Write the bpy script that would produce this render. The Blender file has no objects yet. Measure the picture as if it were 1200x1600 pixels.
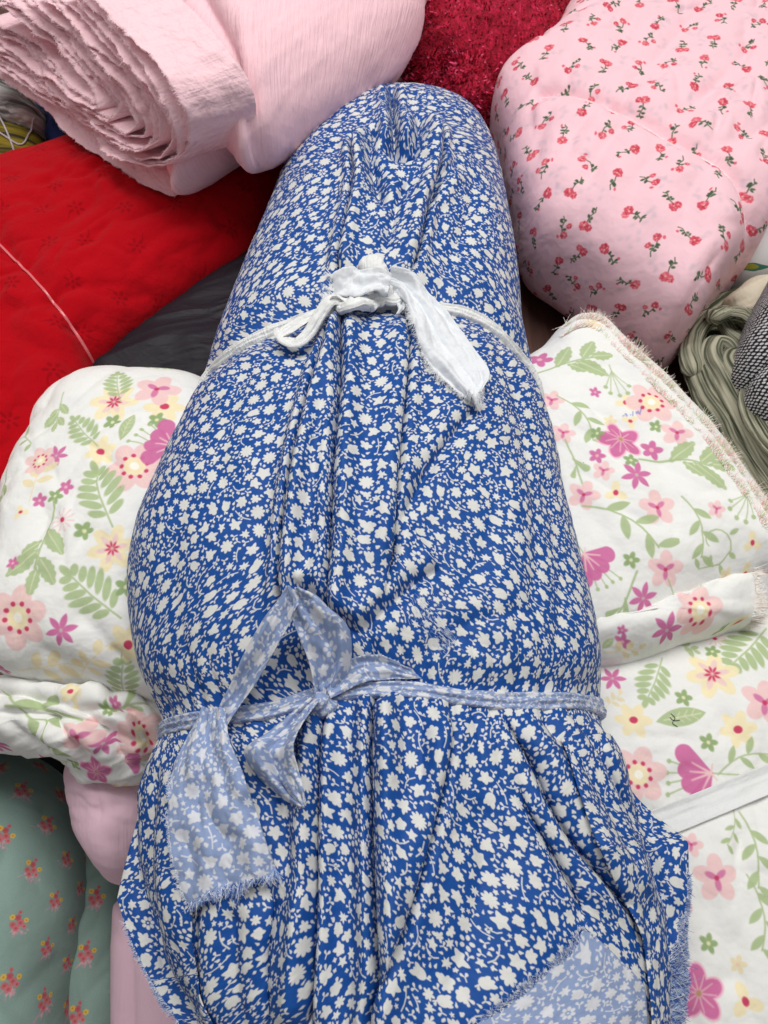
import bpy, math, random
import numpy as np
from mathutils import Vector
from mathutils.bvhtree import BVHTree

# ------------------------------------------------------------------ camera, light, exposure
S = bpy.context.scene
S.render.engine = 'CYCLES'
S.cycles.use_denoising = True
S.cycles.max_bounces = 6
COL = S.collection
R = math.radians
cam_data = bpy.data.cameras.new('camera')
cam = bpy.data.objects.new('camera', cam_data)
COL.objects.link(cam)
cam.location = (0, 0, 0.8)
cam.rotation_euler = (R(90 - 62), 0, 0)
cam_data.sensor_fit = 'VERTICAL'
cam_data.angle = 2 * math.atan(800 / 1256)
cam_data.clip_start = 0.01
cam_data.clip_end = 50
cam_data.dof.use_dof = True
cam_data.dof.focus_distance = 0.66
cam_data.dof.aperture_fstop = 9.0
S.camera = cam

W = bpy.data.worlds.new('World')
S.world = W
W.use_nodes = True
W.node_tree.nodes['Background'].inputs[0].default_value = (1.0, 0.975, 0.955, 1)
W.node_tree.nodes['Background'].inputs[1].default_value = 0.27

def area(name, loc, target, sx, sy, power, col):
    d = bpy.data.lights.new(name, 'AREA')
    d.shape = 'RECTANGLE'; d.size = sx; d.size_y = sy; d.energy = power; d.color = col
    o = bpy.data.objects.new(name, d); COL.objects.link(o)
    o.location = loc
    o.rotation_euler = (Vector(target) - Vector(loc)).to_track_quat('-Z', 'Y').to_euler()
    return o
area('ceiling_lamp', (0.15, 1.05, 2.4), (0.0, 0.5, 0.1), 2.0, 0.9, 43, (1.0, 0.985, 0.96))
area('ceiling_lamp', (-1.5, 0.9, 2.5), (0.0, 0.4, 0.1), 0.5, 1.6, 8, (0.97, 0.985, 1.0))
area('ceiling_lamp', (1.5, 0.7, 2.5), (0.0, 0.4, 0.1), 0.5, 1.6, 6, (1.0, 0.99, 0.97))
S.view_settings.view_transform = 'Standard'
S.view_settings.look = 'None'
S.view_settings.exposure = 0.0
S.view_settings.gamma = 1.0

rng = np.random.default_rng(7)
random.seed(7)

# ------------------------------------------------------------------ numeric helpers
def vnoise(x, y, seed=0):
    """smooth value noise in [-1,1]"""
    tab = np.random.default_rng(seed + 1000).random((64, 64)) * 2 - 1
    xi = np.floor(x).astype(int); yi = np.floor(y).astype(int)
    fx = x - xi; fy = y - yi
    fx = fx * fx * fx * (fx * (fx * 6 - 15) + 10); fy = fy * fy * fy * (fy * (fy * 6 - 15) + 10)
    a = tab[xi % 64, yi % 64]; b = tab[(xi + 1) % 64, yi % 64]
    c = tab[xi % 64, (yi + 1) % 64]; d = tab[(xi + 1) % 64, (yi + 1) % 64]
    return (a * (1 - fx) + b * fx) * (1 - fy) + (c * (1 - fx) + d * fx) * fy

def fbm(x, y, seed=0, octv=4, gain=0.5):
    s = 0; a = 1.0
    for k in range(octv):
        s = s + a * vnoise(x * 2 ** k + 13.7 * k, y * 2 ** k + 7.3 * k, seed + k); a *= gain
    return s

def ridged(x, y, seed=0, octv=3):
    s = 0; a = 1.0
    for k in range(octv):
        s = s + a * (1 - 2 * np.abs(vnoise(x * 2 ** k + 5.1 * k, y * 2 ** k + 3.3 * k, seed + k))); a *= 0.5
    return s

def rotxy(x, y, ang):
    c, s = math.cos(ang), math.sin(ang)
    return x * c + y * s, -x * s + y * c

def smooth_curve(pts, n, closed=False):
    """Catmull-Rom through pts, resampled to n points by arc length"""
    P = np.array(pts, float)
    if closed:
        Q = np.vstack([P[-1], P, P[0], P[1]])
    else:
        Q = np.vstack([2 * P[0] - P[1], P, 2 * P[-1] - P[-2]])
    out = []
    t = np.linspace(0, 1, 24, endpoint=False)[:, None]
    for i in range(len(Q) - 3):
        a, b, c, d = Q[i], Q[i + 1], Q[i + 2], Q[i + 3]
        out.append(0.5 * ((2 * b) + (-a + c) * t + (2 * a - 5 * b + 4 * c - d) * t ** 2 + (-a + 3 * b - 3 * c + d) * t ** 3))
    out = np.vstack(out + [Q[-2][None]])
    s = np.concatenate([[0], np.cumsum(np.linalg.norm(np.diff(out, axis=0), axis=1))])
    q = np.linspace(0, s[-1], n, endpoint=not closed)
    return np.stack([np.interp(q, s, out[:, k]) for k in range(out.shape[1])], 1)

def poly_dist(X, Y, pts):
    """signed distance (left of the path positive) and position 0..1 along the path"""
    P = np.array(pts, float)
    L = np.concatenate([[0], np.cumsum(np.hypot(*np.diff(P, axis=0).T))])
    best = np.full(X.shape, 1e9); sg = np.ones(X.shape); tt = np.zeros(X.shape)
    for i in range(len(P) - 1):
        ax, ay = P[i]; dx, dy = P[i + 1] - P[i]; l2 = dx * dx + dy * dy + 1e-12
        t = np.clip(((X - ax) * dx + (Y - ay) * dy) / l2, 0, 1)
        ex = X - ax - t * dx; ey = Y - ay - t * dy
        d = np.hypot(ex, ey); m = d < best
        best = np.where(m, d, best)
        sg = np.where(m, np.where(dx * ey - dy * ex >= 0, 1.0, -1.0), sg)
        tt = np.where(m, (L[i] + t * math.sqrt(l2)) / L[-1], tt)
    return best * sg, tt

def creases(X, Y, items):
    """items: (pts, width, depth, step, side, taper) -> outward displacement"""
    D = np.zeros(X.shape)
    for it in items:
        pts, w, depth = it[0], it[1], it[2]
        step = it[3] if len(it) > 3 else 0.0
        side = it[4] if len(it) > 4 else 1
        tap = it[5] if len(it) > 5 else 0.18
        P = smooth_curve(pts, 14)
        mg = 9 * w + (30 * w if step else 0)
        sel = (X > P[:, 0].min() - mg) & (X < P[:, 0].max() + mg) & (Y > P[:, 1].min() - mg) & (Y < P[:, 1].max() + mg)
        if not sel.any(): continue
        d, t = poly_dist(X[sel], Y[sel], P)
        # the crease fades out at its two ends
        win = np.clip(t / max(tap, 1e-3), 0, 1) * np.clip((1 - t) / max(tap, 1e-3), 0, 1)
        win = win * win * (3 - 2 * win)
        ad = np.sqrt(d * d + (0.3 * w) ** 2)
        g = -depth * np.exp(-ad / w) + 0.30 * depth * np.exp(-((ad - 3.2 * w) / (2.2 * w)) ** 2)
        if step:
            g = g + step * 0.5 * (1 + np.tanh(side * d / (0.6 * w))) * np.exp(-np.maximum(side * d, 0) / (9 * w))
        D[sel] += g * win
    return D

def overlaps(X, Y, items, amount=.010):
    """sideways slip of the upper lip of a stepped pleat over its slit"""
    SX = np.zeros(X.shape); SY = np.zeros(X.shape)
    for it in items:
        if len(it) < 5 or it[2] < .012: continue
        w, side = it[1], it[4]; tap = it[5] if len(it) > 5 else .18
        P = smooth_curve(it[0], 14); mg = 24 * w
        sel = (X > P[:, 0].min() - mg) & (X < P[:, 0].max() + mg) & (Y > P[:, 1].min() - mg) & (Y < P[:, 1].max() + mg)
        if not sel.any(): continue
        d, t = poly_dist(X[sel], Y[sel], P)
        T = np.gradient(P, axis=0); T /= np.linalg.norm(T, axis=1, keepdims=True)
        tx = np.interp(t, np.linspace(0, 1, 14), T[:, 0]); ty = np.interp(t, np.linspace(0, 1, 14), T[:, 1])
        win = np.clip(t / tap, 0, 1) * np.clip((1 - t) / tap, 0, 1); win = win * win * (3 - 2 * win)
        q = np.maximum(side * d, 0)
        f = amount * np.exp(-q / (7 * w)) * (1 - np.exp(-q / (.6 * w))) * win
        SX[sel] -= side * -ty * f; SY[sel] -= side * tx * f
    return SX, SY

def grid_normals(P, closed_u=False):
    if closed_u:
        du = np.roll(P, -1, 1) - np.roll(P, 1, 1)
    else:
        du = np.gradient(P, axis=1)
    dv = np.gradient(P, axis=0)
    n = np.cross(du, dv)
    l = np.linalg.norm(n, axis=2, keepdims=True)
    return n / np.maximum(l, 1e-9)

def grid_mesh(name, P, UV=None, closed_u=False, cap=None, flip=False):
    """P (rows, cols, 3) -> mesh with smooth quads"""
    m, n = P.shape[:2]
    idx = np.arange(m * n).reshape(m, n)
    if closed_u:
        a = idx[:-1]; b = np.roll(idx, -1, 1)[:-1]; c = np.roll(idx, -1, 1)[1:]; d = idx[1:]
    else:
        a = idx[:-1, :-1]; b = idx[:-1, 1:]; c = idx[1:, 1:]; d = idx[1:, :-1]
    F = np.stack([a, b, c, d], -1).reshape(-1, 4)
    if flip: F = F[:, ::-1]
    me = bpy.data.meshes.new(name)
    nf = len(F)
    me.vertices.add(m * n); me.vertices.foreach_set('co', np.ascontiguousarray(P, np.float32).ravel())
    me.loops.add(nf * 4); me.loops.foreach_set('vertex_index', F.astype(np.int32).ravel())
    me.polygons.add(nf); me.polygons.foreach_set('loop_start', np.arange(0, nf * 4, 4, dtype=np.int32))
    try: me.polygons.foreach_set('loop_total', np.full(nf, 4, np.int32))
    except Exception: pass
    me.update(calc_edges=True)
    me.polygons.foreach_set('use_smooth', np.ones(nf, bool))
    if UV is not None:
        l = me.uv_layers.new(name='UVMap')
        l.data.foreach_set('uv', UV.reshape(-1, 2)[F.ravel()].astype(np.float32).ravel())
    me.validate()
    return me

def put(name, me, mat=None, parent=None):
    o = bpy.data.objects.new(name, me)
    COL.objects.link(o)
    if mat is not None and me is not None: me.materials.append(mat)
    if parent is not None: o.parent = parent
    return o

def tag(o, label, cat, group=None, kind=None):
    o['label'] = label
    if cat: o['category'] = cat
    if group: o['group'] = group
    if kind: o['kind'] = kind
    return o

def thing(name, label, cat, loc=(0, 0, 0), group=None):
    o = bpy.data.objects.new(name, None)
    o.empty_display_size = 0.05
    COL.objects.link(o)
    return tag(o, label, cat, group)

def grow(o, t, offset=-1):
    md = o.modifiers.new('thickness', 'SOLIDIFY'); md.thickness = t; md.offset = offset
    return o

# ------------------------------------------------------------------ printed cloth: motifs drawn by formula into a repeat
class Print:
    def __init__(s, size, ppm, bg):
        s.size = size; s.ppm = ppm; s.n = int(round(size * ppm))
        s.a = np.empty((s.n, s.n, len(bg)), np.float32); s.a[:] = bg
    def win(s, cx, cy, r, ang=0.0):
        x0 = int(math.floor((cx - r) * s.ppm)); y0 = int(math.floor((cy - r) * s.ppm)); k = int(2 * r * s.ppm) + 2
        ix = np.arange(x0, x0 + k); iy = np.arange(y0, y0 + k)
        X, Y = np.meshgrid((ix + 0.5) / s.ppm - cx, (iy + 0.5) / s.ppm - cy)
        X, Y = rotxy(X, Y, ang)
        return np.ix_(iy % s.n, ix % s.n), X, Y
    def ink(s, sl, sd, col, alpha=1.0, soft=1.0):
        m = np.clip(0.5 - sd * s.ppm / soft, 0, 1)[..., None] * alpha
        s.a[sl] = s.a[sl] * (1 - m) + np.array(col, np.float32) * m
    def image(s, name):
        im = bpy.data.images.new(name, s.n, s.n)
        px = np.ones((s.n, s.n, 4), np.float32)
        px[..., :3] = s.a if s.a.shape[2] == 3 else s.a[..., :1]
        im.pixels.foreach_set(np.clip(px, 0, 1).ravel())
        im.pack()
        return im

def c8(r, g, b): return (r / 255, g / 255, b / 255)
def sd_ell(x, y, cx, cy, a, b, ang=0.0):
    x, y = rotxy(x - cx, y - cy, ang)
    return (np.sqrt((x / a) ** 2 + (y / b) ** 2 + 1e-12) - 1) * min(a, b)
def sd_seg(x, y, ax, ay, bx, by, w0, w1=None):
    if w1 is None: w1 = w0
    dx, dy = bx - ax, by - ay
    t = np.clip(((x - ax) * dx + (y - ay) * dy) / (dx * dx + dy * dy + 1e-12), 0, 1)
    return np.hypot(x - ax - t * dx, y - ay - t * dy) - (w0 + (w1 - w0) * t)
def sd_line(x, y, pts, w):
    return np.minimum.reduce([sd_seg(x, y, *pts[i], *pts[i + 1], w) for i in range(len(pts) - 1)])
def sd_leaf(x, y, ax, ay, bx, by, wid):
    """pointed leaf from a to b"""
    L = math.hypot(bx - ax, by - ay); ang = math.atan2(by - ay, bx - ax)
    u, v = rotxy(x - (ax + bx) / 2, y - (ay + by) / 2, ang)
    h = L / 2; r = (h * h + wid * wid) / (2 * wid)
    return np.maximum(np.hypot(u, v - (r - wid)) , np.hypot(u, v + (r - wid))) - r
def sd_drop(x, y, ax, ay, bx, by, wid):
    """rounded leaf: thin at a, round at b"""
    return sd_seg(x, y, ax, ay, ax + (bx - ax) * .72, ay + (by - ay) * .72, wid * .18, wid)
def sd_petals(x, y, n, r0, r1, wid, ph=0.0):
    out = None
    for k in range(n):
        a = ph + 2 * math.pi * k / n
        d = sd_ell(x, y, math.cos(a) * (r0 + r1) / 2, math.sin(a) * (r0 + r1) / 2, (r1 - r0) / 2, wid, a)
        out = d if out is None else np.minimum(out, d)
    return out
def sd_polar(x, y, rad, n, amp, ph, sharp=1.0, jit=None, spiky=False):
    th = np.arctan2(y, x); r = np.hypot(x, y)
    c = 1 - np.abs(np.sin(n * (th - ph) / 2)) ** sharp if spiky else np.abs(np.cos(n * (th - ph) / 2)) ** sharp
    q = rad * (1 - amp + amp * c)
    if jit is not None:
        q = q * (1 + sum(a * np.cos(k * th + p) for k, a, p in jit))
    return (r - q) * 0.75

# --- the small white flowers on blue
DITSY = 0.285
def draw_ditsy():
    pr = Print(0.46, 2500, (0.0,))     # drawn at 0.46, printed at 0.285 m
    rg = np.random.default_rng(11)
    def place(maker, R_, gap, tries, limit=10 ** 9):
        n = 0
        pts = rg.random((tries, 2)) * pr.size; ang = rg.random(tries) * 2 * math.pi
        for (cx, cy), an in zip(pts, ang):
            if pr.a[int(cy * pr.ppm) % pr.n, int(cx * pr.ppm) % pr.n, 0] > .1: continue
            sl, x, y = pr.win(cx, cy, R_ * 1.2, an)
            sd = maker(x, y)
            if (pr.a[sl][..., 0][sd < gap] > 0.25).any(): continue
            pr.ink(sl, sd, (1.0,), 1.0, 1.8); n += 1
            if n >= limit: break
        return n
    def jits(a):
        return [(1, rg.normal(0, a * .6), rg.random() * 6), (2, rg.normal(0, a), rg.random() * 6), (3, rg.normal(0, a * .8), rg.random() * 6), (5, rg.normal(0, a * .5), rg.random() * 6)]
    def bloom(x, y):
        k = rg.choice(5, p=[.24, .34, .2, .12, .1])
        if k == 0:   # many-petalled daisy
            return sd_polar(x, y, rg.uniform(.0080, .0096), rg.integers(8, 12), .36, 0, .9, [(1, rg.normal(0, .06), 0), (2, rg.normal(0, .08), 1)])
        if k == 1:   # ragged blossom: a few overlapping lobes, uneven
            d = sd_ell(x, y, 0, 0, .0052, .0044); m = rg.integers(5, 8)
            for q in range(m):
                a_ = 2 * math.pi * (q + rg.normal(0, .12)) / m; l_ = rg.uniform(.0052, .0098)
                d = np.minimum(d, sd_leaf(x, y, 0, 0, math.cos(a_) * l_, math.sin(a_) * l_, rg.uniform(.0018, .0028)))
            return d
        if k == 2:   # tulip with tips, stem and leaf
            w = rg.uniform(.0045, .0060)
            b = sd_ell(x, y, 0, 0, w * rg.uniform(.9, 1.15), w * 1.2)
            for q in (-.8, 0, .8): b = np.minimum(b, sd_leaf(x, y, q * w * .3, 0, q * w * rg.uniform(.9, 1.3), w * rg.uniform(1.4, 1.9), w * .46))
            b = np.minimum(b, sd_seg(x, y, 0, -w, .001, -w * 2.0, .0007))
            return np.minimum(b, sd_drop(x, y, 0, -w * 1.3, .0045, -w * 1.8, .0015))
        if k == 3:   # vine-leaf shape
            return sd_polar(x, y, rg.uniform(.0086, .0104), rg.integers(5, 7), .36, 0, 1.3, jits(.10), True)
        b = sd_polar(x, y, rg.uniform(.0068, .0082), rg.integers(5, 8), .26, 0, .9, jits(.14))
        return np.minimum(b, np.minimum(sd_drop(x, y, 0, -.004, .003, -.0112, .0018), sd_drop(x, y, 0, -.004, -.005, -.0100, .0016)))
    def daisy_ring(x, y):
        n = rg.integers(5, 8); r = rg.uniform(.0066, .0082)
        d = sd_petals(x, y, n, r * .38, r * 1.1, r * .29, .3)
        return np.minimum(d, np.hypot(x, y) - r * .16) if rg.random() < .5 else d
    def sprig(x, y):
        q = rg.choice([-1, 1]) * rg.uniform(.002, .005); L = rg.uniform(.007, .012)
        pts = [(-L, 0), (-L * .4, q * .7), (L * .2, q * .8), (L, 0)]
        d = sd_line(x, y, pts, .00060)
        for i in range(4):
            u = rg.uniform(-.8, 1.0) * L; w = rg.choice([-1, 1])
            bx, by = u, q * (1 - (u / L) ** 2)
            d = np.minimum(d, sd_drop(x, y, bx, by, bx + rg.uniform(.001, .003), by + w * rg.uniform(.0028, .0042), rg.uniform(.0010, .0015)))
        return d
    def star(x, y):
        return sd_polar(x, y, rg.uniform(.0050, .0072), rg.integers(5, 8), .44, 0, 1.0, jits(.12), rg.random() < .5)
    def leaves(x, y):
        d = sd_drop(x, y, 0, 0, .0048, .001, .0015)
        d = np.minimum(d, sd_drop(x, y, 0, 0, -.0015, .0046, .0014))
        return np.minimum(d, sd_seg(x, y, 0, 0, -.002, -.003, .0006))
    def bit(x, y):
        k = rg.integers(0, 4)
        if k == 0: return sd_polar(x, y, rg.uniform(.0026, .0038), 5, .5, 0, .9, None, True)
        if k == 1: return sd_polar(x, y, rg.uniform(.0020, .0032), rg.integers(3, 6), .40, 0, 1.0, jits(.1), True)
        if k == 2: return sd_drop(x, y, -.0024, 0, .0024, .0004, rg.uniform(.0012, .0018))
        return sd_polar(x, y, rg.uniform(.0016, .0026), 4, .2, 0, 1.0, jits(.15))
    place(bloom, .0125, .0012, 7000, 285)
    place(daisy_ring, .0100, .0009, 1500, 24)
    place(sprig, .0125, .0008, 3500, 110)
    place(star, .0075, .0011, 4000, 230)
    place(leaves, .0068, .0010, 6000, 400)
    place(bit, .0038, .0011, 20000)
    return pr.image('ditsy_print')

# --- sprigs of red flowers on pink
PINKROSE = c8(246, 202, 211)
def draw_roses():
    pr = Print(0.44, 2300, PINKROSE)
    rg = np.random.default_rng(5)
    G = [c8(62, 84, 58), c8(82, 104, 74)]; RD = [c8(206, 66, 84), c8(222, 92, 106), c8(186, 46, 66)]
    def head(sl, x, y, cx, cy, r):
        jit = [(3, .06, rg.random() * 6)]
        pr.ink(sl, sd_polar(x - cx, y - cy, r, 7, .18, rg.random() * 6, .7, jit), RD[rg.integers(0, 2)], .92, 1.5)
        for i in range(7):
            a = rg.random() * 6.28; q = r * rg.uniform(.2, .75)
            pr.ink(sl, sd_ell(x, y, cx + q * math.cos(a), cy + q * math.sin(a), r * .26, r * .16, a), RD[2] if i % 2 else c8(240, 150, 156), .8, 1.5)
        pr.ink(sl, np.hypot(x - cx - r * .15, y - cy + r * .1) - r * .17, c8(246, 214, 206), .75, 1.5)
    def sprig(cx, cy, ang, kind, ghost):
        sl, x, y = pr.win(cx, cy, .021, ang); x = x / 1.02; y = y / 1.02
        if ghost:
            for i in range(6):
                pr.ink(sl, sd_ell(x, y, rg.normal(0, .005), rg.normal(0, .004), .0026, .0017, rg.random() * 3), c8(196, 178, 190), .30, 5)
            return
        stem = [(-.002, 0), (.003, .001), (.008, -.001), (.0115, .001)]
        pr.ink(sl, sd_line(x, y, stem, .00042), G[0], .9, 1.3)
        for i in range(5 if kind else 6):
            u = rg.uniform(.000, .010); s = (-1) ** i
            pr.ink(sl, sd_leaf(x, y, u, 0, u + rg.uniform(-.001, .0028), s * rg.uniform(.0026, .0042), rg.uniform(.0008, .0012)), G[i % 2], .95, 1.3)
        if kind == 0:
            head(sl, x, y, -.0055, .001, .0042); head(sl, x, y, -.0050, -.0042, .0032)
        elif kind == 1:
            head(sl, x, y, -.0055, .000, .0046)
            pr.ink(sl, sd_ell(x, y, .0095, .0042, .0014, .0011), RD[1], .9, 1.3)
        else:
            head(sl, x, y, -.0045, -.0016, .0036); head(sl, x, y, .0035, -.0055, .0026)
            pr.ink(sl, sd_ell(x, y, -.006, .004, .0017, .0013, .5), RD[1], .9, 1.3)
    step = pr.size / 14
    for i in range(14):
        for j in range(14):
            ox = (i + .5 * (j % 2) + rg.uniform(-.17, .17)) * step; oy = (j + rg.uniform(-.15, .15)) * step
            if rg.random() < .8: sprig(ox + step * .5 + rg.normal(0, .006), oy + rg.normal(0, .006), rg.random() * 6, 0, True)
            sprig(ox, oy, rg.choice([.6, 2.2, 3.6, 5.2, 1.2, 4.4]) + rg.normal(0, .25), int(rg.integers(0, 3)), False)
    return pr.image('rose_sprig_print')

# --- little bunches on mint
def draw_bunches():
    pr = Print(0.24, 2600, c8(142, 168, 159))
    rg = np.random.default_rng(9)
    def bunch(cx, cy):
        sl, x, y = pr.win(cx, cy, .022, rg.normal(0, .12)); x = x / 1.05; y = y / 1.05
        for i in range(9):
            pr.ink(sl, sd_seg(x, y, rg.normal(0, .002), -.003, rg.normal(0, .0062), -.0125 + rg.uniform(-.002, .002), .0004), c8(216, 160, 176), .75, 1.5)
        for i in range(12):
            pr.ink(sl, sd_ell(x, y, rg.normal(0, .0045), -.008 + rg.normal(0, .002), .0016, .0010, rg.random() * 3), c8(226, 176, 184), .6, 2)
        for (px, py, r, c) in [(-.0055, -.001, .0034, c8(206, 112, 116)), (.002, .0005, .0040, c8(214, 120, 124)), (-.001, .006, .0034, c8(196, 94, 102)),
                               (.0062, -.0035, .0028, c8(222, 128, 132)), (-.002, -.005, .0036, c8(214, 120, 126)), (.0005, .0115, .0022, c8(210, 110, 118)),
                               (-.0065, .0065, .0030, c8(232, 190, 84)), (.0080, .0030, .0028, c8(236, 196, 92))]:
            pr.ink(sl, sd_polar(x - px, y - py, r, 6, .22, rg.random() * 6, .7), c, .92, 1.6)
            pr.ink(sl, np.hypot(x - px, y - py) - r * .36, c8(188, 84, 88) if c[1] < .6 else c8(206, 130, 50), .8, 1.6)
    for i in range(6):
        for j in range(4):
            bunch((i + .5) * .04, (j + .5 * (i % 2) + .25) * .06)
    return pr.image('bunch_print')

# --- cut-work flowers on red: white where the cloth is pierced or stitched
def draw_eyelets():
    pr = Print(0.40, 1800, (0.0,))
    rg = np.random.default_rng(3)
    k = 7; st = pr.size / k
    for i in range(k):
        for j in range(k):
            sl, x, y = pr.win((i + .5 * (j % 2) + rg.normal(0, .13)) * st, (j + rg.normal(0, .13)) * st, .018, rg.random() * 6)
            pr.ink(sl, sd_petals(x, y, 6, .0035, .0100, .0018), (1.0,), .38, 2.0)
            pr.ink(sl, np.hypot(x, y) - .0016, (1.0,), .5, 1.5)
            pr.ink(sl, sd_seg(x, y, .010, 0, .016, .004, .0005), (1.0,), .5, 1.5)
    return pr.image('eyelet_print')

# --- large pastel flowers on white
FW = c8(240, 240, 236)
PK, PKD, MG, MGL = c8(243, 204, 203), c8(238, 176, 182), c8(210, 112, 162), c8(238, 160, 196)
YL, CR, GR, GRD, BE = c8(246, 232, 190), c8(204, 62, 98), c8(176, 194, 146), c8(148, 172, 118), c8(238, 224, 184)
def draw_floral(name, items, fill=0, seed=1):
    """items: (kind, u, v, radius in metres, angle in degrees)"""
    pr = Print(0.70, 1550, FW)
    rg = np.random.default_rng(seed)
    def motif(kind, cx, cy, r, deg, al=1.0):
        sl, x, y = pr.win(cx, cy, r * 1.35, R(deg))
        I = lambda sd, c, a=1.0: pr.ink(sl, sd, c, a * al * .93, 1.5)
        if kind == 'dot':          # pink flower with a ring of crimson dots
            I(sd_petals(x, y, 6, .15 * r, r, .33 * r), PK)
            for k in range(6):
                a = 2 * math.pi * k / 6
                for q in (-.12, 0, .12):
                    I(sd_seg(x, y, math.cos(a + q) * .45 * r, math.sin(a + q) * .45 * r, math.cos(a + q * 1.8) * .8 * r, math.sin(a + q * 1.8) * .8 * r, .008 * r), YL, .7)
            I(np.hypot(x, y) - .36 * r, YL); I(np.hypot(x, y) - .15 * r, c8(255, 252, 240))
            for k in range(9):
                a = 2 * math.pi * k / 9 + .2
                I(np.hypot(x - .42 * r * math.cos(a), y - .42 * r * math.sin(a)) - .075 * r, CR)
        elif kind == 'mag':        # pale pink flower, magenta heart
            I(sd_petals(x, y, 5, .05 * r, r, .34 * r), PK)
            I(sd_petals(x, y, 3, 0, .52 * r, .13 * r, .3), MG, .85); I(np.hypot(x, y) - .10 * r, CR)
        elif kind == 'star':       # six pointed magenta petals
            d = None
            for k in range(6):
                a = 2 * math.pi * k / 6
                e = sd_leaf(x, y, 0, 0, math.cos(a) * r, math.sin(a) * r, .19 * r)
                d = e if d is None else np.minimum(d, e)
            I(d, MG); I(np.hypot(x, y) - .11 * r, c8(200, 190, 180))
        elif kind == 'yel':        # big yellow flower
            I(sd_petals(x, y, 6, .05 * r, r, .27 * r), YL)
            I(sd_petals(x, y, 6, .1 * r, .62 * r, .11 * r), c8(240, 202, 208), .8)
            I(sd_petals(x, y, 8, .05 * r, .30 * r, .045 * r), CR)
        elif kind == 'yd':         # yellow flower with a crimson dot
            I(sd_petals(x, y, 6, .0, r, .28 * r), YL); I(sd_ell(x, y, 0, 0, .22 * r, .19 * r), CR)
        elif kind == 'y3':
            I(sd_petals(x, y, 3, .0, r, .34 * r), YL); I(sd_ell(x, y, 0, 0, .24 * r, .20 * r), CR)
        elif kind == 'be':
            I(sd_petals(x, y, 5, .0, r, .30 * r), BE); I(np.hypot(x, y) - .22 * r, c8(238, 206, 186))
        elif kind == 'gr':         # small green flower
            I(sd_petals(x, y, 5, .0, r, .30 * r), GRD); I(np.hypot(x, y) - .2 * r, c8(236, 232, 190))
        elif kind == 'pk':         # small magenta flower
            I(sd_petals(x, y, 5, .0, r, .30 * r), MG); I(np.hypot(x, y) - .2 * r, c8(244, 190, 200))
        elif kind == 'burst':
            for k in range(11):
                a = 2 * math.pi * k / 11
                I(sd_seg(x, y, 0, 0, math.cos(a) * r, math.sin(a) * r, .02 * r, .07 * r), PK)
            I(np.hypot(x, y) - .2 * r, CR)
        elif kind == 'fern':
            I(sd_line(x, y, [(-r, 0), (0, .05 * r), (r * .85, 0)], .022 * r), GR)
            for k in range(6):
                u = -.72 * r + k * .27 * r; L = r * (.42 + .15 * math.sin(k * .9)); 
                for s in (-1, 1):
                    I(sd_ell(x, y, u + L * .40 + .05 * r, s * L * .58, L * .58, .105 * r, s * .95), GR)
            I(sd_ell(x, y, r * .95, 0, .2 * r, .10 * r), GR)
        elif kind == 'oak':        # branch with toothed leaves
            I(sd_line(x, y, [(-r, 0), (-.2 * r, .08 * r), (.5 * r, 0)], .022 * r), GR)
            for (u, s, L) in [(-.35, 1, .75), (.10, -1, .80), (.25, 1, .72), (-.1, -1, .5), (.45, 0, .60)]:
                a = s * .75; ex, ey = u * r + math.cos(a) * L * r, math.sin(a) * L * r
                d = sd_leaf(x, y, u * r, .03 * r, ex, ey, .24 * r * L)
                w, _ = rotxy(x, y, a)
                I(d + .03 * r * (np.abs((w / (.13 * r)) % 1 - .5) * 2), GR)
                I(sd_seg(x, y, u * r + .1 * r * math.cos(a), .03 * r + .1 * r * math.sin(a), ex * .96, ey * .96, .012 * r, .004 * r), c8(226, 226, 190))
        elif kind == 'sprig':      # curved stem with long leaves
            q = lambda t: (-r + 2 * r * t, .28 * r * math.sin(t * 3.0))
            I(sd_line(x, y, [q(t) for t in np.linspace(0, 1, 8)], .024 * r), GR)
            for k, t in enumerate((.25, .45, .62, .80, .98)):
                bx, by = q(t); s = (-1) ** k
                a = s * .85
                I(sd_leaf(x, y, bx, by, bx + .62 * r * math.cos(a), by + .62 * r * math.sin(a), .11 * r), GR)
        elif kind == 'twig':       # bare stem with two leaves
            I(sd_line(x, y, [(-r, 0), (0, .05 * r), (r, -.05 * r)], .03 * r), GR)
            I(sd_drop(x, y, -.2 * r, 0, .45 * r, .42 * r, .13 * r), GR); I(sd_drop(x, y, .1 * r, 0, .55 * r, -.3 * r, .10 * r), GR)
        elif kind == 'curl':
            pts = [(.75 * r * (1 - .08 * k) * math.cos(k * .42), .75 * r * (1 - .08 * k) * math.sin(k * .42)) for k in range(10)]
            I(sd_line(x, y, [(-.3 * r, -r), (.5 * r, -.6 * r)] + pts, .026 * r), GR)
            for (bx, by, ex, ey) in [(.5, -.6, .9, -.9), (.7, -.1, 1.05, -.2), (.5, .5, .8, .8), (-.3, -1, -.6, -.7), (.1, -.8, .0, -.4)]:
                I(sd_leaf(x, y, bx * r, by * r, ex * r, ey * r, .09 * r), GR)
        elif kind == 'berry':
            for (ex, ey) in [(.9, .45), (1, .0), (.8, -.45), (.45, .65), (.4, -.6)]:
                I(sd_seg(x, y, -.6 * r, 0, ex * r, ey * r, .025 * r), GR); I(np.hypot(x - ex * r, y - ey * r) - .12 * r, GR)
            I(sd_seg(x, y, -r, 0, -.6 * r, 0, .03 * r), GR)
        elif kind == 'leaf':
            I(sd_leaf(x, y, -r, 0, r, 0, .36 * r), GR)
            I(sd_seg(x, y, -.7 * r, 0, .8 * r, 0, .02 * r), c8(226, 226, 190))
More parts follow.
